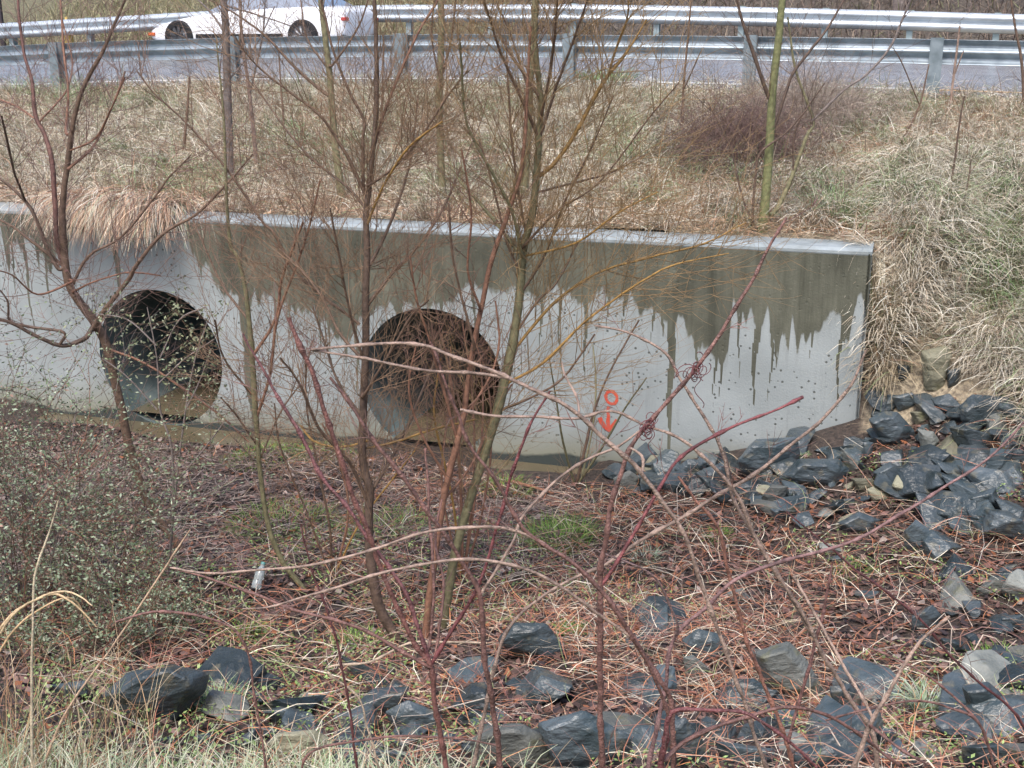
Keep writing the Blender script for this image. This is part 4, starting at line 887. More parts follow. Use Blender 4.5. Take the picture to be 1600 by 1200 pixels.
plant('sapling_tree', 'bright yellow green trunked sapling above the right end of the wall', 'tree', SP, [[(1190,362,17),(1196,300,15),(1202,220,14),(1206,140,13),(1215,60,12),(1222,-20,11),(1226,-130,9)],[(1200,148,7),(1180,90,6),(1160,30,5),(1148,-20,4)],[(1205,215,6),(1230,140,5),(1243,110,5),(1290,50,4),(1322,-5,3)],[(1209,333,9),(1233,287,8),(1260,213,6),(1270,187,5),(1243,110,4),(1230,27,3)],[(1268,190,5),(1320,140,4),(1353,117,4),(1390,75,4),(1410,30,4),(1430,-20,3)],[(1176,350,5),(1180,280,4),(1187,240,4),(1225,210,3),(1262,170,3)],[(1172,345,4),(1155,290,3),(1140,230,3),(1105,160,2)],[(1240,270,3),(1245,200,3),(1290,130,2)]], cols=((.26,.27,.12),C_DK,C_DK,C_OL,C_GY,C_DK,C_DK), twigs=8, tw_len=.9, tw_col=C_DK, drift=.3)
for st_, lb in (([[(1405,230,3),(1437,165,3),(1452,100,2)],[(1437,165,2),(1410,100,2),(1395,75,1.5)]], 'thin forked seedling on the bank right of the twig mound'), ([[(1480,320,4),(1492,250,3),(1500,190,3),(1508,150,2)]], 'thin upright dark stem on the bank at right'), ([[(1497,345,3),(1510,300,3),(1518,250,2)]], 'short dark stem beside the upright dark stem at right'), ([[(1483,185,4),(1490,120,4),(1500,40,3)],[(1490,120,2),(1505,80,2)]], 'dry pale weed stalk standing before the guardrail at right'), ([[(1066,210,5),(1068,140,4),(1075,60,3),(1080,0,3)],[(1068,140,2),(1095,80,2)]], 'slim brown seedling left of the twig mound'), ([[(1600,180,6),(1596,100,5),(1585,40,4),(1575,-20,3)]], 'dark slender sapling at the right edge above the bank'),
                ([[(285,250,5),(292,180,4),(295,120,3)]], 'small brown seedling on the bank between the two left trees'), ([[(447,230,4),(440,150,3),(436,80,2)]], 'thin grey stem on the bank left of the olive sapling'), ([[(595,215,4),(598,140,3),(600,60,3)],[(597,150,3),(620,80,2)]], 'thin red brown stem on the bank right of the olive sapling')):
    plant('seedling', lb, 'seedling', 'thin stems on the road bank', st_, cols=(C_DK if 'dark' in lb else C_CL if 'pale' in lb else C_BR,), twigs=5, tw_len=.25, tw_col=C_BR)
plant('willow_tree', 'many limbed brown tree at the left whose leaning trunk crosses the left pipe', 'tree', WL, [
 [(285,862,17),(250,815,17),(225,770,18),(203,700,19),(190,640,18),(178,590,18),(166,540,20),(148,505,20),(125,475,18),(108,445,17),(101,400,16),(98,340,14),(102,290,12),(110,233,12),(118,180,10),(135,130,9),(160,85,8),(178,45,6),(198,0,5),(215,-50,3)],
 [(104,425,11),(90,380,10),(87,320,10),(82,255,10),(70,212,9),(55,180,9),(50,130,7),(38,90,6),(32,50,6),(27,0,5),(25,-50,4)],
 [(57,187,4),(30,168,4),(0,155,3),(-30,140,3)],[(62,190,4),(90,160,4),(107,135,4),(112,90,3),(97,30,3),(92,-10,3)],
 [(92,420,8),(77,395,7),(53,335,7),(30,302,6),(0,277,5),(-40,260,4)],[(40,315,6),(24,275,5),(14,230,5),(3,180,4)],[(98,415,7),(60,385,6),(20,355,5),(-10,340,4)],
 [(145,512,12),(165,480,10),(200,433,9),(213,410,8),(253,363,7),(300,335,6),(345,290,5),(390,240,3)],
 [(132,530,10),(100,541,9),(60,527,8),(20,506,7),(-20,495,6)],[(100,520,6),(50,512,6),(15,503,5),(12,475,4),(0,455,3)],
 [(112,450,7),(140,400,6),(190,370,5),(240,310,5),(265,275,4),(298,243,3)],[(110,235,4),(150,215,4),(175,165,3),(195,120,3)],[(104,205,6),(107,140,5),(100,80,5),(97,20,4),(90,-30,3)],
 [(105,265,7),(140,235,5),(165,190,4),(195,110,3)],[(170,545,5),(230,570,5),(290,610,5),(345,650,4),(390,690,3)],[(112,440,5),(60,460,4),(20,430,3),(-20,420,3)],[(118,455,5),(150,440,4),(200,425,3),(250,430,3)]],
 cols=(C_BR,(.22,.11,.09),C_RD,C_RD,C_DK,C_DK,C_BR,C_BR,C_DK,C_DK,C_BR,C_RD), twigs=17, tw_len=.6, tw_col=(.25,.16,.13), tw_depth=2, drift=.7, wk=.8)
plant('willow_tree', 'slender reddish sapling between the two pipes with a kinked olive foot', 'tree', WL, [
 [(475,922,9),(445,885,9),(425,840,9),(415,800,8),(406,740,8),(401,680,8),(396,620,10),(392,560,9),(387,500,8),(378,440,7),(365,400,6),(357,387,6),(352,330,5),(350,283,5),(347,200,4),(340,120,3),(335,60,2)],
 [(398,660,6),(420,590,5),(432,500,5),(460,420,4),(480,360,4),(500,280,3)],[(392,560,6),(430,500,5),(440,440,5),(455,400,5),(475,350,4)],
 [(562,507,5),(500,460,5),(455,417,5),(427,365,5),(405,343,4),(350,263,4),(287,190,3),(240,147,3),(213,113,2)],[(388,500,5),(350,450,4),(320,390,3),(300,345,3)],[(396,620,4),(350,560,3),(335,500,3)],[(404,700,3),(370,650,3),(345,620,2)],[(405,720,3),(440,640,3),(470,600,2)]],
 cols=(C_OL,C_RD,C_RD,C_BR,C_BR), twigs=16, tw_len=.6, tw_col=(.27,.17,.12), tw_depth=2, drift=.5)
plant('willow_tree', 'tall dark willow left of the right pipe with its foot curved like a hook', 'tree', WL, [
 [(622,1003,17),(594,952,17),(583,900,17),(578,850,15),(577,800,14),(579,765,15),(571,740,13),(566,700,13),(567,640,13),(570,560,12),(570,480,12),(573,400,11),(571,340,10),(573,307,9),(580,240,8),(585,160,8),(584,80,7),(580,0,6),(578,-60,5)],
 [(571,305,7),(555,270,6),(537,235,6),(500,180,5),(455,145,4),(400,100,3),(365,60,2)],[(568,300,6),(567,220,6),(568,185,5),(545,140,5),(520,80,4),(505,20,4),(495,-30,3)],
 [(583,230,6),(602,170,5),(630,100,5),(655,45,4),(682,0,4),(700,-40,3)],[(576,290,5),(620,258,4),(660,210,4),(700,150,3),(730,110,2)],
 [(566,560,6),(530,520,5),(500,460,4),(470,420,4),(430,380,3)],[(574,420,6),(600,370,5),(625,300,4),(640,240,4),(650,150,3)],[(572,480,6),(610,430,5),(650,390,4),(690,330,4),(720,260,3)],
 [(577,790,6),(545,720,5),(500,670,5),(470,600,4),(440,560,3)],[(580,770,6),(610,720,5),(640,660,5),(665,600,4),(690,540,3)],[(566,650,5),(530,600,4),(510,540,4),(490,480,3)],[(568,620,5),(605,560,4),(640,500,4),(670,470,3)],
 [(567,560,5),(545,480,4),(530,400,4),(515,320,3)],[(575,330,5),(540,290,4),(480,240,4),(430,180,3),(390,120,2)],[(573,700,4),(620,690,4),(680,670,4),(745,655,3)],[(574,690,4),(530,700,4),(490,690,4),(470,665,3)],[(574,350,5),(600,290,4),(640,230,4),(690,190,3)]],
 cols=(C_DK,C_BR,C_BR,C_RD,C_BR,C_BR,C_BR,C_BR,C_BR,C_DK,C_DK,C_BR,C_BR,C_BR,C_GO,C_GO), twigs=23, tw_len=.7, tw_col=(.28,.18,.11), tw_depth=2, drift=.6)
plant('willow_tree', 'olive barked willow right of the right pipe ending in a red upper trunk', 'tree', WL, [
 [(690,988,15),(702,920,15),(712,860,14),(730,800,14),(745,750,14),(762,700,15),(780,640,16),(797,560,16),(808,500,14),(815,440,14),(819,390,13),(831,340,12),(838,280,12),(842,220,11),(844,170,10),(840,130,9),(834,60,8),(838,0,7),(840,-60,6)],
 [(843,275,8),(870,250,7),(900,205,7),(930,150,7),(950,118,6),(965,100,5),(985,75,4),(1012,30,3)],[(842,150,6),(800,90,5),(765,30,4),(745,-20,3)],[(840,210,6),(795,110,5),(775,60,4),(757,0,3)],[(845,210,5),(870,130,5),(895,60,4),(915,0,4),(925,-40,3)],
 [(815,395,6),(800,330,5),(770,270,5),(730,195,4),(722,110,4),(718,60,3)],[(815,400,5),(760,330,5),(715,278,4),(700,240,3),(690,200,2)],[(818,385,5),(870,330,4),(935,285,3),(1010,190,3),(1060,130,2)],[(820,400,4),(900,380,4),(970,330,3),(1030,300,2)],
 [(800,550,5),(860,480,5),(930,430,4),(1010,405,4),(1100,382,3),(1165,350,2)],[(790,600,5),(850,565,5),(910,505,4),(970,460,4),(1050,415,3),(1140,395,2)],[(950,118,4),(965,70,4),(980,30,3),(985,-20,3)],[(812,460,5),(850,400,4),(880,320,4),(930,220,3),(960,150,2)],
 [(822,365,5),(810,300,5),(800,230,4),(795,150,4),(790,60,3)],[(844,190,5),(860,100,5),(868,30,4),(872,-30,3)],[(805,520,4),(840,470,4),(870,440,3),(900,380,3)],[(784,640,5),(830,620,4),(880,590,4),(930,520,3)],[(838,300,4),(880,290,4),(950,270,3),(1010,240,2)],[(815,430,4),(790,380,4),(770,300,4),(745,220,3)]],
 cols=(C_OL,C_GO,C_BR,C_BR,C_DK,C_OL,C_OL,C_BR,C_GO,C_GO,C_GO,C_GO,C_BR), twigs=22, tw_len=.75, tw_col=(.33,.22,.11), tw_depth=2, drift=.6)
plant('willow_tree', 'thinner red willow stem standing between the hook footed and olive willows', 'tree', WL, [
 [(664,1003,12),(672,930,12),(680,870,11),(690,800,11),(702,740,11),(715,690,10),(725,640,9),(735,560,8),(752,470,8),(768,400,8),(792,330,7),(812,270,6),(820,200,6),(825,120,5),(830,40,4)],
 [(715,690,5),(690,600,5),(670,530,4),(650,470,4),(640,400,3)],[(740,540,5),(720,460,4),(705,390,4),(700,320,3)],[(720,660,5),(760,600,4),(780,540,4),(775,470,3)],[(700,750,5),(660,680,4),(640,610,4),(650,540,3)],[(695,780,4),(740,720,4),(770,650,4),(800,600,3)],[(750,480,5),(730,420,4),(735,330,4),(720,230,3)]],
 cols=(C_RD,C_RD,C_BR,C_RD), twigs=8, tw_len=.55, tw_col=(.24,.14,.10), tw_depth=2, drift=.5, tw_r=.003)
plant('young_willow', 'low many stemmed willow shoot clump in front of the graffiti end of the wall', 'shrub', WL, [
 [(900,760,5),(915,700,5),(930,640,4),(960,570,3),(1000,500,3)],[(898,758,4),(880,690,4),(870,620,3),(860,560,2)],[(902,758,4),(940,700,4),(975,640,3),(1010,590,2)],[(905,758,4),(925,670,3),(930,600,3),(925,540,2)]],
 cols=(C_BR,C_OL), twigs=10, tw_len=.35, tw_col=(.30,.19,.12), tw_depth=1)
plant('young_willow', 'thin dry stems rising from the mud in front of the right pipe', 'shrub', WL, [
 [(520,900,4),(515,820,4),(500,740,4),(480,640,3),(478,560,3)],[(524,900,4),(545,800,4),(530,720,3),(505,660,3)],[(516,900,3),(480,800,3),(440,700,3),(430,630,2)],[(522,900,3),(560,820,3),(620,740,3),(650,700,2)]],
 cols=(C_BR,C_RD,C_BR,C_GO), twigs=9, tw_len=.4, tw_col=(.32,.16,.09), tw_depth=1)
plant('young_willow', 'thicket of fine red shoots hanging before the right pipe', 'shrub', WL, [
 [(722,900,5),(720,800,5),(715,700,5),(705,600,4),(690,520,3)],[(724,900,5),(735,800,4),(740,700,4),(735,600,4),(720,500,3)],[(720,900,5),(710,800,4),(695,720,4),(680,640,4),(690,560,3)],[(726,900,5),(755,800,4),(770,700,4),(765,600,3),(745,530,3)],[(718,900,4),(690,760,4),(700,640,4),(705,540,3)],[(725,898,4),(745,760,4),(755,650,4),(750,560,3)]],
 cols=(C_RD,C_RD,C_GO,C_RD), twigs=7, tw_len=.45, tw_col=(.24,.13,.09), tw_depth=2, drift=.4, up=-.5, tw_r=.003)

# near canes, about three metres from the camera
def cane(label, stems, D, cols=(C_CANE,), twigs=3.2): return plant('bramble_cane', label, 'cane', CN, stems, cols=cols, D=D, trunk='stem', limb='side_stem', mt='cane', nodes=True, twigs=twigs, tw_len=.17, tw_col=(.25,.15,.13), tw_depth=1, drift=.25, tw_r=.0011)
cane('thick upright cane in the middle leaning right above the knot of tendrils', [[(942,1225,13),(938,1100,12),(938,1000,12),(938,900,12),(945,850,11),(955,790,10),(970,740,10),(985,700,9),(1010,665,9),(1050,620,9),(1090,572,9),(1120,530,8),(1150,480,8),(1180,430,7),(1205,380,6),(1228,340,5)],
 [(940,915,8),(975,860,8),(1010,800,7),(1040,745,7),(1060,718,7),(1100,690,7),(1160,660,6),(1215,640,5),(1240,628,7),(1254,620,8)]], 3.0, (C_CANE,(.26,.08,.08)))
cane('long arching cane sweeping from the left over the pipe and down to lower right', [[(1206,1225,9),(1180,1150,8),(1150,1060,8),(1120,980,8),(1085,880,8),(1062,820,8),(1040,790,8),(1005,745,9),(990,725,10),(950,690,10),(905,650,9),(850,615,9),(780,585,8),(700,553,7),(655,538,7),(560,539,6),(485,546,5)],[(785,590,7),(730,582,7),(650,577,6),(560,558,6),(490,547,4)],[(905,650,5),(900,620,5),(885,590,4),(878,565,3)],[(1003,742,6),(1003,715,6),(985,700,5)]], 2.7, (C_CL,C_CL,C_CL))
cane('cane crossing low over the red arrow and running down to lower right', [[(1372,1225,10),(1365,1150,10),(1330,1095,9),(1290,1030,8),(1260,970,8),(1230,920,8),(1190,860,8),(1160,790,8),(1130,745,7),(1090,705,7),(1050,680,6),(1010,664,6),(955,643,6),(905,653,6),(850,652,6),(780,650,6),(718,640,6)],[(1290,1030,7),(1240,940,7),(1200,870,7),(1150,790,7),(1130,710,7),(1100,650,7),(1060,590,6),(1040,550,6),(980,520,5),(930,508,4)]], 3.3, (C_CL,C_CL))
cane('dark cane rising from the bottom with its cut tip left of the right pipe', [[(702,1225,12),(690,1160,11),(680,1100,11),(672,1040,11),(650,1008,10),(625,960,10),(600,900,10),(572,825,10),(550,770,10),(530,710,10),(510,650,10),(490,590,10),(470,540,10),(450,497,9)],
 [(672,1040,9),(640,940,9),(610,890,9),(575,840,8),(540,790,8),(500,740,8),(470,680,8),(435,620,7),(400,560,5),(380,520,4)],[(674,1038,8),(690,1010,8),(740,930,8),(760,880,7),(775,830,7),(800,740,7),(830,660,6),(860,610,4)],[(672,1045,8),(640,1025,8),(580,990,7),(520,968,7),(450,950,6),(390,925,6),(330,905,5),(265,887,4)],[(670,1010,7),(678,930,7),(675,860,7),(670,790,6),(665,700,5)],[(676,1040,6),(690,960,6),(692,900,6),(680,850,6),(690,780,4)]], 3.1, ((.25,.11,.09),(.27,.11,.11),(.24,.07,.07),C_CANE,C_CANE,C_CANE))
cane('smooth cane running up left from the bottom centre to the middle of the wall', [[(782,1225,12),(776,1140,12),(762,1060,11),(755,1000,11),(750,930,10),(730,890,9),(690,830,9),(640,760,9),(585,690,9),(560,650,7),(515,590,6)],[(750,930,7),(800,850,6),(813,813,6),(840,780,6),(873,747,6),(920,717,6),(967,697,5),(1007,667,5)]], 2.9, (C_CANE,C_CL))
cane('winding cane descending in front of the right pipe to the arching canes', [[(1052,1225,12),(1050,1110,11),(1030,1060,11),(990,1000,11),(950,935,10),(900,885,9),(850,850,9),(820,828,8),(800,800,8),(775,750,7),(730,690,7),(716,650,7),(705,620,6),(690,580,6),(672,535,5)],[(850,850,7),(790,825,7),(720,825,7),(650,835,6),(580,860,6),(500,880,6),(420,890,5),(330,895,5),(265,888,4)],[(990,1000,7),(930,955,7),(880,920,7),(820,888,7),(750,875,7),(680,878,6),(600,895,6),(500,925,5),(425,948,4),(380,950,3)]], 2.8, (C_CANE,C_CL,C_CL))
cane('forked dark cane stub at the bottom with two arches spreading right', [[(1030,1225,15),(1034,1180,14),(1041,1157,13),(1045,1120,12),(1060,1110,9),(1112,1109,8),(1157,1112,7),(1187,1127,7),(1232,1157,7),(1277,1199,6)],[(1040,1185,11),(1067,1161,10),(1120,1135,9),(1180,1116,8),(1225,1106,7),(1270,1110,7),(1307,1124,7),(1345,1150,7),(1405,1195,6)],[(1045,1122,8),(1020,1050,7),(990,1000,6)]], 2.6, ((.20,.07,.07),C_CANE,C_CANE))
cane('pale rough cane at lower right bending up to the right', [[(1325,1225,12),(1337,1191,11),(1364,1124,10),(1390,1079,8),(1431,1011,7),(1457,985,6),(1484,962,5)],[(1366,1140,7),(1400,1165,6),(1450,1195,5)],[(1364,1124,6),(1330,1060,7),(1290,990,6),(1240,900,6)]], 2.7, (C_CL,C_CANE,C_CL))
cane('long cane sweeping from bottom centre up to the right edge of the rock pile', [[(1010,1225,10),(1015,1187,10),(1037,1090,9),(1052,1000,8),(1101,951,8),(1150,906,8),(1225,876,8),(1322,850,7),(1412,801,7),(1476,760,6),(1540,720,5),(1620,640,4)],[(1052,1000,5),(1058,975,5),(1040,930,5),(1020,900,4),(985,880,4),(930,860,3)]], 3.2, ((.30,.17,.16),(.34,.22,.20)))
cane('light straight cane rising to the right past the foot of the wall end', [[(735,1225,9),(760,1100,8),(790,990,7),(850,930,6),(905,900,7),(950,880,8),(1000,845,8),(1060,812,8),(1120,775,8),(1180,740,8),(1240,692,7),(1290,650,7),(1330,600,6),(1355,545,4)]], 3.4, (C_CL,))
cane('cane falling from beside the graffiti down past the large sloping slab', [[(1250,1225,9),(1215,1120,8),(1170,1010,8),(1140,900,7),(1120,820,7),(1085,780,6),(1060,745,5)],[(1230,1160,6),(1262,1050,7),(1290,940,6),(1300,880,4)]], 3.5, ((.36,.17,.12),(.30,.15,.13)))
cane('thin dark cane at the lower left of centre', [[(560,1225,6),(545,1100,5),(520,980,5),(490,900,4),(470,820,3)]], 3.6, (C_CD,))
cane('short arched cane in front of the leafy shrub', [[(420,1225,5),(400,1100,5),(380,1000,5),(330,968,5),(250,955,6),(180,972,4)]], 3.3, (C_CANE,))
cane('dark slender cane crossing the rock pile in the far right corner', [[(1640,1225,6),(1590,1120,6),(1500,1040,5),(1430,960,5),(1350,900,5),(1290,850,4),(1230,800,3)]], 3.8, (C_CD,))
cane('low reddish cane crossing the bottom right quarter', [[(1560,1225,6),(1530,1130,6),(1480,1105,5),(1420,1095,5),(1350,1110,5),(1290,1125,4)],[(1530,1130,5),(1470,1070,5),(1400,1030,4),(1330,1000,4)]], 3.0, (C_CANE,))
cane('thin reddish cane lying level across the bottom centre', [[(470,1225,5),(480,1180,5),(540,1160,5),(640,1150,5),(720,1155,4),(780,1165,3)]], 3.2, (C_CANE,))
cane('tan grass like cane bent in a sharp zigzag at the bottom left of centre', [[(600,1225,5),(575,1140,4),(560,1090,4),(510,1045,5),(575,1035,5),(640,1005,4),(700,1003,4),(760,1005,3)]], 3.9, ((.55,.42,.30),))
plant('grass_stalk', 'tall pale grass stalk standing at the lower left edge', 'grass stalk', 'tall dry grass stalks at lower left', [[(50,1225,5),(52,1150,5),(52,1000,4),(56,900,4),(80,830,3),(96,780,2)]], cols=((.66,.55,.38),), D=4.1)
plant('grass_stalk', 'bundle of dry grass arching over to the right at the lower left edge', 'grass stalk', 'tall dry grass stalks at lower left', [[(-60,1225,6),(-40,1080,5),(0,985,5),(45,942,4),(85,928,4),(118,945,3),(148,978,2)],[(-50,1100,4),(5,975,4),(60,932,4),(105,925,3),(135,945,2)],[(-45,1100,4),(10,995,4),(60,950,3),(110,935,3),(140,985,2)]], cols=((.62,.45,.26),(.66,.50,.30),(.58,.40,.22)), D=4.1)
plant('grass_stalk', 'dry stalk leaning right across the lower left grass', 'grass stalk', 'tall dry grass stalks at lower left', [[(60,1225,5),(100,1120,4),(170,1020,3),(250,900,3),(300,830,2)]], cols=((.60,.42,.28),), D=4.4)
# tendril knots on the canes
def tendril(px, py, D, label):
    T = Tubes(); P = atD(px, py, D); e = P
    for _ in range(9):
        a0 = rnd.uniform(0, 6.28); r0 = rnd.uniform(.006, .016); n = 16; q = np.arange(n); d = NR.normal(0, .0015, 3)
        T.add(np.stack([r0*np.cos(a0+q*.6), r0*.8*np.sin(a0+q*.6+1), r0*np.sin(a0+q*.6)], -1) + d*q[:, None], .0012, 4, C_CD)
    q = np.arange(26); T.add(np.stack([.010*np.sin(q*.35)+.0006*q, .004*np.cos(q*.5), -.0042*q], -1), .0011, 4, C_CD)
    o = T.build('tendril', M['twig']); o.location = P.tolist(); tag(o, label, 'tendril', 'vine tendrils wound on the canes')
tendril(1015, 666, 2.98, 'dark curled vine tendril knot where the canes cross right of the red arrow')
tendril(1088, 577, 2.99, 'dark tendril with a long hanging curl on the leaning cane above the knot')

# ------------------------------------------------------------ leafy shrubs lower left
def leafy(px, py, h, n, R, label, D=None, density=1.0, spread=.5):
    P = hit(px, py) if D is None else np.array([atD(px, py, D)[0], D, 0]); P[2] = Hf(P[0], P[1]); e = empty('leafy_shrub', P); tag(e, label, 'shrub', 'small leaved shrubs at lower left')
    T = Tubes(); LV = []
    for _ in range(n):
        a = rnd.uniform(0, 6.28); q = P + np.array([math.cos(a), math.sin(a), 0])*R*rnd.random()**.6*.6; q[2] = Hf(q[0], q[1])-.02
        d = np.array([math.cos(a)*spread*rnd.random(), math.sin(a)*spread*rnd.random(), 1.])
        grow(T, q, d, h*rnd.uniform(.55, 1.05), rnd.uniform(.003, .0055), 2, np.array(rnd.choice([C_BR, C_RD, C_GY, C_DK, C_DK]))*rnd.uniform(.7, 1.1), -.1, 4, .5, 4, LV)
    o = T.build('stems', M['twig'], e)
    pts = []; 
    for s_, d_ in LV:
        m = max(1, int(len(s_)*1.7*density))
        for _ in range(m): i = rnd.randint(1, len(s_)-1); pts.append(s_[i]+NR.normal(0, .008, 3))
    p = np.array(pts); n = len(p); A = NR.normal(0, 1, (n, 3)); A[:, 2] = np.abs(A[:, 2])*.6; A /= np.linalg.norm(A, axis=1)[:, None]; B = np.cross(A, NR.normal(0, 1, (n, 3))); B /= np.linalg.norm(B, axis=1)[:, None]
    L = NR.uniform(.008, .018, n)[:, None]; V = np.stack([p, p+A*L+B*L*.42, p+A*L*2, p+A*L-B*L*.42], 1) - P
    C = np.repeat(pick([(.25,.31,.19,4),(.37,.43,.30,3),(.14,.19,.10,3),(.32,.20,.15,1.)], n, .25), 4, axis=0)
    o = link('leaves', npmesh('leaves', V.reshape(-1, 3), [np.arange(n*4).reshape(-1, 4)], C), M['leaf'], None); o.parent = e; o['kind'] = 'stuff'
leafy(30, 960, 1.75, 40, .65, 'large small leaved shrub filling the left edge below the wall')
leafy(135, 935, 1.35, 30, .5, 'rounded small leaved shrub in front of the left pipe outlet', density=.9)
leafy(120, 1040, .8, 22, .55, 'low leafy shrub above the moss spotted boulder')
leafy(275, 980, .42, 12, .32, 'low loose leafy shrub right of the rounded one', density=.8)
leafy(-20, 860, 1.7, 28, .65, 'leafy shrub half cut by the left edge near the water')
leafy(215, 1020, .42, 12, .34, 'small spreading leafy bush just behind the boulder', density=.8)
def leafy_sprays():
    stems = [[(262,900,5),(270,800,5),(268,700,4),(250,640,4),(245,560,3),(230,480,2)],[(264,880,4),(275,760,4),(290,640,4),(305,560,3),(325,500,2)],[(245,640,3),(200,590,3),(160,560,2)],[(290,640,3),(310,600,3),(330,545,2)],[(247,600,3),(290,560,3),(335,530,2)],[(250,560,3),(280,500,2),(320,480,2)],[(245,540,3),(200,500,3),(150,490,2)],[(270,760,3),(320,700,3),(350,660,2)]]
    P = hit(262, 900); e = empty('leafy_shrub', P); tag(e, 'tall thin shrub whose leafy sprays hang across the left pipe opening', 'shrub', 'small leaved shrubs at lower left'); T = Tubes(); LV = []
    for k_, s_ in enumerate(stems):
        q, w = stem3d(fillw(s_), P[1], 0); q = catmull(q, 5); T.add(q, np.linspace(w[0], w[-1], len(q)), 5, C_GY); LV.append((q, None))
        for _ in range(10): i = rnd.randint(len(q)//3, len(q)-1); grow(T, q[i], NR.normal(0, 1, 3)+np.array([0, 0, .2]), rnd.uniform(.12, .35), .002, 1, C_BR, .1, 2, .3, 4, LV)
    T.build('stems', M['twig'], e); pts = np.array([s_[rnd.randint(1, len(s_)-1)]+NR.normal(0, .012, 3) for s_, _ in LV for _ in range(int(len(s_)*.8))]); n = len(pts)
    A = NR.normal(0, 1, (n, 3)); A /= np.linalg.norm(A, axis=1)[:, None]; B = np.cross(A, NR.normal(0, 1, (n, 3))); B /= np.linalg.norm(B, axis=1)[:, None]; L = NR.uniform(.011, .020, n)[:, None]
    V = np.stack([pts, pts+A*L+B*L*.45, pts+A*L*2, pts+A*L-B*L*.45], 1) - P; C = np.repeat(pick([(.26,.29,.16,3),(.34,.37,.24,3),(.18,.21,.11,1)], n, .2), 4, axis=0)
    o = link('leaves', npmesh('leaves', V.reshape(-1, 3), [np.arange(n*4).reshape(-1, 4)], C), M['leaf']); o.parent = e; o['kind'] = 'stuff'
leafy_sprays()
# ------------------------------------------------------------ bramble mounds by the road
def mound(px, py, R, h, n, col, label):
    P = hit(px, py); e = Tubes()
    for _ in range(n):
        a = rnd.uniform(0, 6.28); r0 = R*rnd.random()**.5*.8; q = np.array([math.cos(a)*r0, math.sin(a)*r0, 0.]); q[2] = Hf(P[0]+q[0], P[1]+q[1])-P[2]-.03
        d = np.array([rnd.gauss(0, .6), rnd.gauss(0, .6), 1.]); grow(e, q, d, h*rnd.uniform(.5, 1.3)*(1-.35*r0/R), rnd.uniform(.002, .0045), 1, np.array(col)*rnd.uniform(.6, 1.4), -1.3, 4, .7, 3)
    o = e.build('bramble_mound', M['twig']); o.location = P.tolist(); tag(o, label, 'bramble', 'bramble mounds beside the road')
mound(1150, 250, .62, 1.0, 1300, (.20,.13,.11), 'dense dark reddish mound of bare bramble twigs behind the green trunk')
mound(1262, 200, .62, 1.15, 700, (.42,.34,.28), 'paler grey brown mound of twigs right of the green trunk under the rail')
# ------------------------------------------------------------ small things
def bottle():
    P = hit(402, 932); e = empty('plastic_bottle', P); tag(e, 'clear crumpled plastic bottle lying in the litter at lower left', 'bottle')
    bm = bmesh.new(); prof = [(0, 0), (.028, .002), (.031, .01), (.030, .05), (.027, .06), (.031, .07), (.030, .115), (.022, .135), (.012, .15), (.011, .165), (0, .165)]; Rg = []
    for k in range(20):
        a = k*math.pi/10; Rg.append([bm.verts.new((r*math.cos(a)*(1+.08*math.sin(z*90+k)), r*math.sin(a), z)) for r, z in prof])
    for k in range(20):
        for i in range(len(prof)-1): bm.faces.new([Rg[k][i], Rg[(k+1) % 20][i], Rg[(k+1) % 20][i+1], Rg[k][i+1]])
    bmesh.ops.remove_doubles(bm, verts=bm.verts, dist=.0005)
    for f in bm.faces: f.smooth = True
    me = bpy.data.meshes.new('bottle_body'); bm.to_mesh(me); bm.free(); me.materials.append(M['plastic']); o = bpy.data.objects.new('bottle_body', me); COL.objects.link(o); o.parent = e
    bm = bmesh.new(); bmesh.ops.create_cone(bm, cap_ends=True, segments=16, radius1=.0145, radius2=.0135, depth=.016, matrix=Matrix.Translation((0, 0, .168))); me = bpy.data.meshes.new('cap'); bm.to_mesh(me); bm.free(); me.materials.append(mat('cap_plastic', (.12, .30, .28), .4)); o = bpy.data.objects.new('cap', me); COL.objects.link(o); o.parent = e
    e.location = (P[0]-.01, P[1], P[2]+.05); e.rotation_euler = (-.55, .35, .1); e.scale = (1.15,)*3
bottle()
def scrap(px, py, sz, label, col, name='paper_scrap', cat='litter'):
    P = hit(px, py); bm = bmesh.new(); bmesh.ops.create_grid(bm, x_segments=7, y_segments=6, size=sz/2); r = random.Random(px)
    for v in bm.verts: v.co.z += r.uniform(-.25, .35)*sz; v.co.x += r.uniform(-.08, .08)*sz; v.co.y *= .7
    me = bpy.data.meshes.new(name); bm.to_mesh(me); bm.free(); o = link(name, me, mat(name, col, .6, var=.15)); o.location = (P[0], P[1], P[2]+sz*.25+.05); o.rotation_euler = (.5, 0, r.uniform(0, 3)); o.modifiers.new('t', 'SOLIDIFY').thickness = .002; tag(o, label, cat)
scrap(1017, 138, .16, 'crumpled white paper scrap in the grass near the road', (.85, .86, .85))
scrap(152, 60, .12, 'tiny white scrap by the road beyond the near rail at left', (.8, .82, .8))
for px, py, sz, kd, lb in ((1298,178,.30,'slate','bluish rock in the grass right of the bramble mounds'), (922,222,.24,'greyrock','pale grey stone lying in the bank grass above the wall'), (1300,240,.26,'tanrock','pale yellowish stone in the bank grass right of the green trunk'), (1133,268,.13,'tanrock','small orange tan stone below the dark bramble mound')):
    P = hit(px, py); o = bpy.data.objects.new('rock', protos[int(px) % 9].copy()); o.data.materials.clear(); o.data.materials.append(M[kd]); COL.objects.link(o); o.location = (P[0], P[1], P[2]+sz*.2); o.scale = (sz,)*3; tag(o, lb, 'rock', 'stones on the road bank')
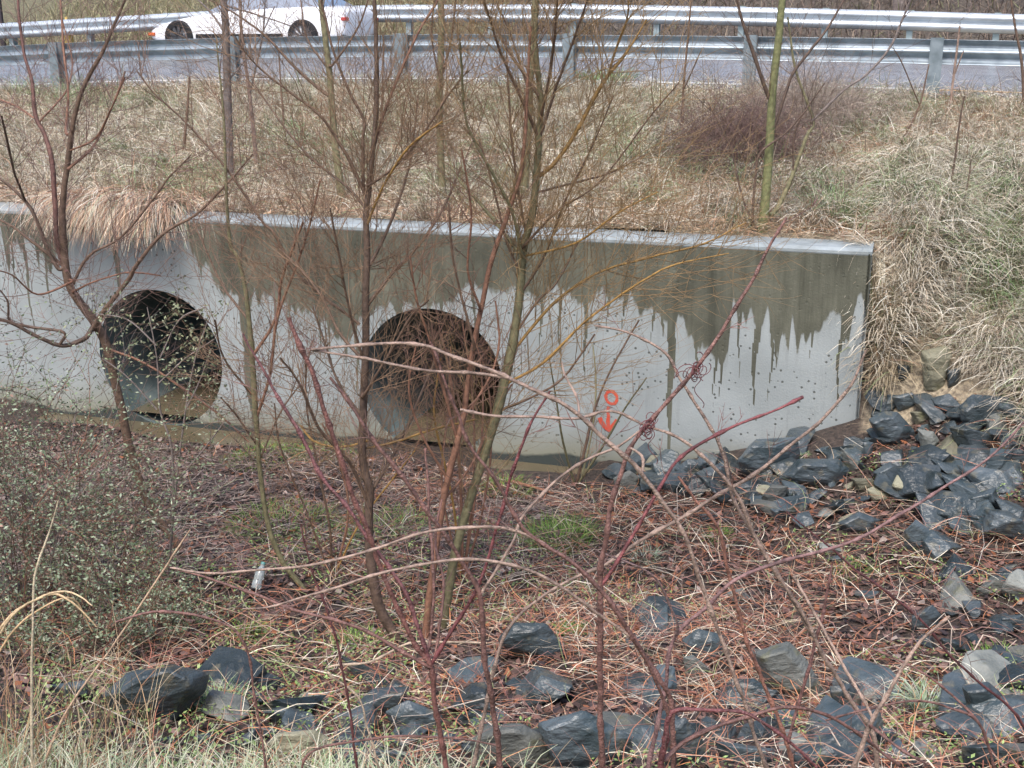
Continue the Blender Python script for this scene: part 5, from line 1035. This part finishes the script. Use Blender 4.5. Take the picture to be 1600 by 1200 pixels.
def fallen(label, pts, D, w, col):
    T = Tubes(); P = []
    for px, py in pts: q = hit(px, py); q[2] += .06; P.append(q)
    P = catmull(P, 5); T.add(P-P[0], np.linspace(w, w*.5, len(P)), 6, col); o = T.build('fallen_branch', M['bark']); o.location = P[0].tolist(); tag(o, label, 'fallen branch')
fallen('pale fallen branch lying on the bank behind the middle of the wall', [(605,276),(680,268),(745,256),(810,250)], None, .022, C_CL)
fallen('reddish board like stick by the water at the foot of the wall', [(800,762),(835,772),(865,782)], None, .018, (.36,.17,.10))
def hydrant():
    P0 = wp(onplane(107, 60, -12.3)[0], -12.3, 0); z = Hf(P0[0], P0[1]); e = empty('hydrant', (P0[0], P0[1], z)); tag(e, 'yellow fire hydrant on the far verge at upper left', 'hydrant')
    def lathe(name, prof, off=(0, 0, 0), rot=None, mt='yellow'):
        bm = bmesh.new(); Rg = []
        for k in range(18):
            a = k*math.pi/9; Rg.append([bm.verts.new((r*math.cos(a), r*math.sin(a), zz)) for r, zz in prof])
        for k in range(18):
            for i in range(len(prof)-1): bm.faces.new([Rg[k][i], Rg[(k+1) % 18][i], Rg[(k+1) % 18][i+1], Rg[k][i+1]])
        for f in bm.faces: f.smooth = True
        me = bpy.data.meshes.new(name); bm.to_mesh(me); bm.free(); me.materials.append(M[mt]); o = bpy.data.objects.new(name, me); COL.objects.link(o); o.parent = e; o.location = off
        if rot: o.rotation_euler = rot
    lathe('barrel', [(.001, -.1), (.15, -.1), (.15, .05), (.105, .07), (.10, .55), (.135, .56), (.135, .60), (.10, .61)]); lathe('bonnet', [(.115, .60), (.11, .66), (.07, .72), (.03, .74), (.03, .79), (.001, .79)])
    lathe('outlet', [(.001, .18), (.06, .18), (.06, .10), (.045, .02)], (0, 0, .48), (0, math.pi/2, 0)); lathe('outlet', [(.001, .18), (.06, .18), (.06, .10), (.045, .02)], (0, 0, .48), (0, -math.pi/2, 0))
hydrant()
def sign_post():
    q = wp(onplane(2, 40, -12.8)[0], -12.8, 0); z = Hf(q[0], q[1]); L = [[(q[0]+dx, q[1]+dy, z+dz) for dx, dy, dz in ((-.05,-.05,-.2),(.05,-.05,-.2),(.05,.05,-.2),(-.05,.05,-.2),(-.05,-.05,2.6),(.05,-.05,2.6),(.05,.05,2.6),(-.05,.05,2.6))]]
    o = boxes('post', L, M['darkwood'], None, .008); tag(o, 'dark square timber post beyond the far rail at the top left', 'post')
sign_post()
# ------------------------------------------------------------ woods beyond the road
def woods():
    protos_ = []
    for v in range(4):
        T = Tubes(); h = 9+v; P = np.array([[.12*math.sin(i*.9+v), .1*math.cos(i*.7), i*h/12-.3] for i in range(13)]); T.add(P, np.linspace(.16, .04, 13), 8, C_GY)
        e = empty('woodland_tree', (0, 0, 0)); t = T.build('trunk', M['bark'], e)
        B = Tubes()
        for _ in range(16): i = rnd.randint(3, 12); a = rnd.uniform(0, 6.28); grow(B, P[i], (math.cos(a), math.sin(a), .8), rnd.uniform(1.2, 3), .03, 2, C_GY, .3, 4, .3, 4)
        b = B.build('branches', M['twig'], e); protos_.append((e, t, b))
    for k in range(46):
        s, u = rnd.uniform(-14, 22), rnd.uniform(13.6, 26); x, y = wxy(s, -u); e0, t0, b0 = protos_[k % 4]
        if k < 4: e, t, b = e0, t0, b0
        else:
            e = e0.copy(); COL.objects.link(e); t = t0.copy(); b = b0.copy()
            for o in (t, b): COL.objects.link(o); o.parent = e
        e.location = (x, y, Hf(x, y)); e.rotation_euler = (0, 0, rnd.uniform(0, 6.28)); sc = rnd.uniform(.6, 1.2); e.scale = (sc, sc, sc)
        tag(e, 'bare grey trunked tree in the woods beyond the far guardrail', 'tree', 'trees of the woods beyond the road')
    n = 26000; s = NR.uniform(-12, 20, n); t = -NR.uniform(12.1, 20, n); x, y = wxy(s, t); pal = [(.20,.15,.12,3),(.30,.24,.18,2),(.13,.10,.09,3),(.22,.24,.11,.6)]
    col = pick(pal, n, .3); lf = s > 9; col[lf] = pick([(.36,.34,.20,3),(.28,.30,.14,2),(.40,.34,.22,2)], lf.sum(), .25)
    p = blade_geo(np.stack([x, y, H(x, y)], -1), NR.uniform(0, 6.28, n), NR.uniform(.15, .6, n), NR.uniform(.3, 1.5, n), NR.uniform(-.6, 1.2, n), NR.uniform(.008, .02, n), col, K=4)
    o = blades_obj('far_undergrowth', [p]); tag(o, 'brown undergrowth and leaf litter on the slope beyond the far guardrail', 'undergrowth', kind='stuff')
woods()
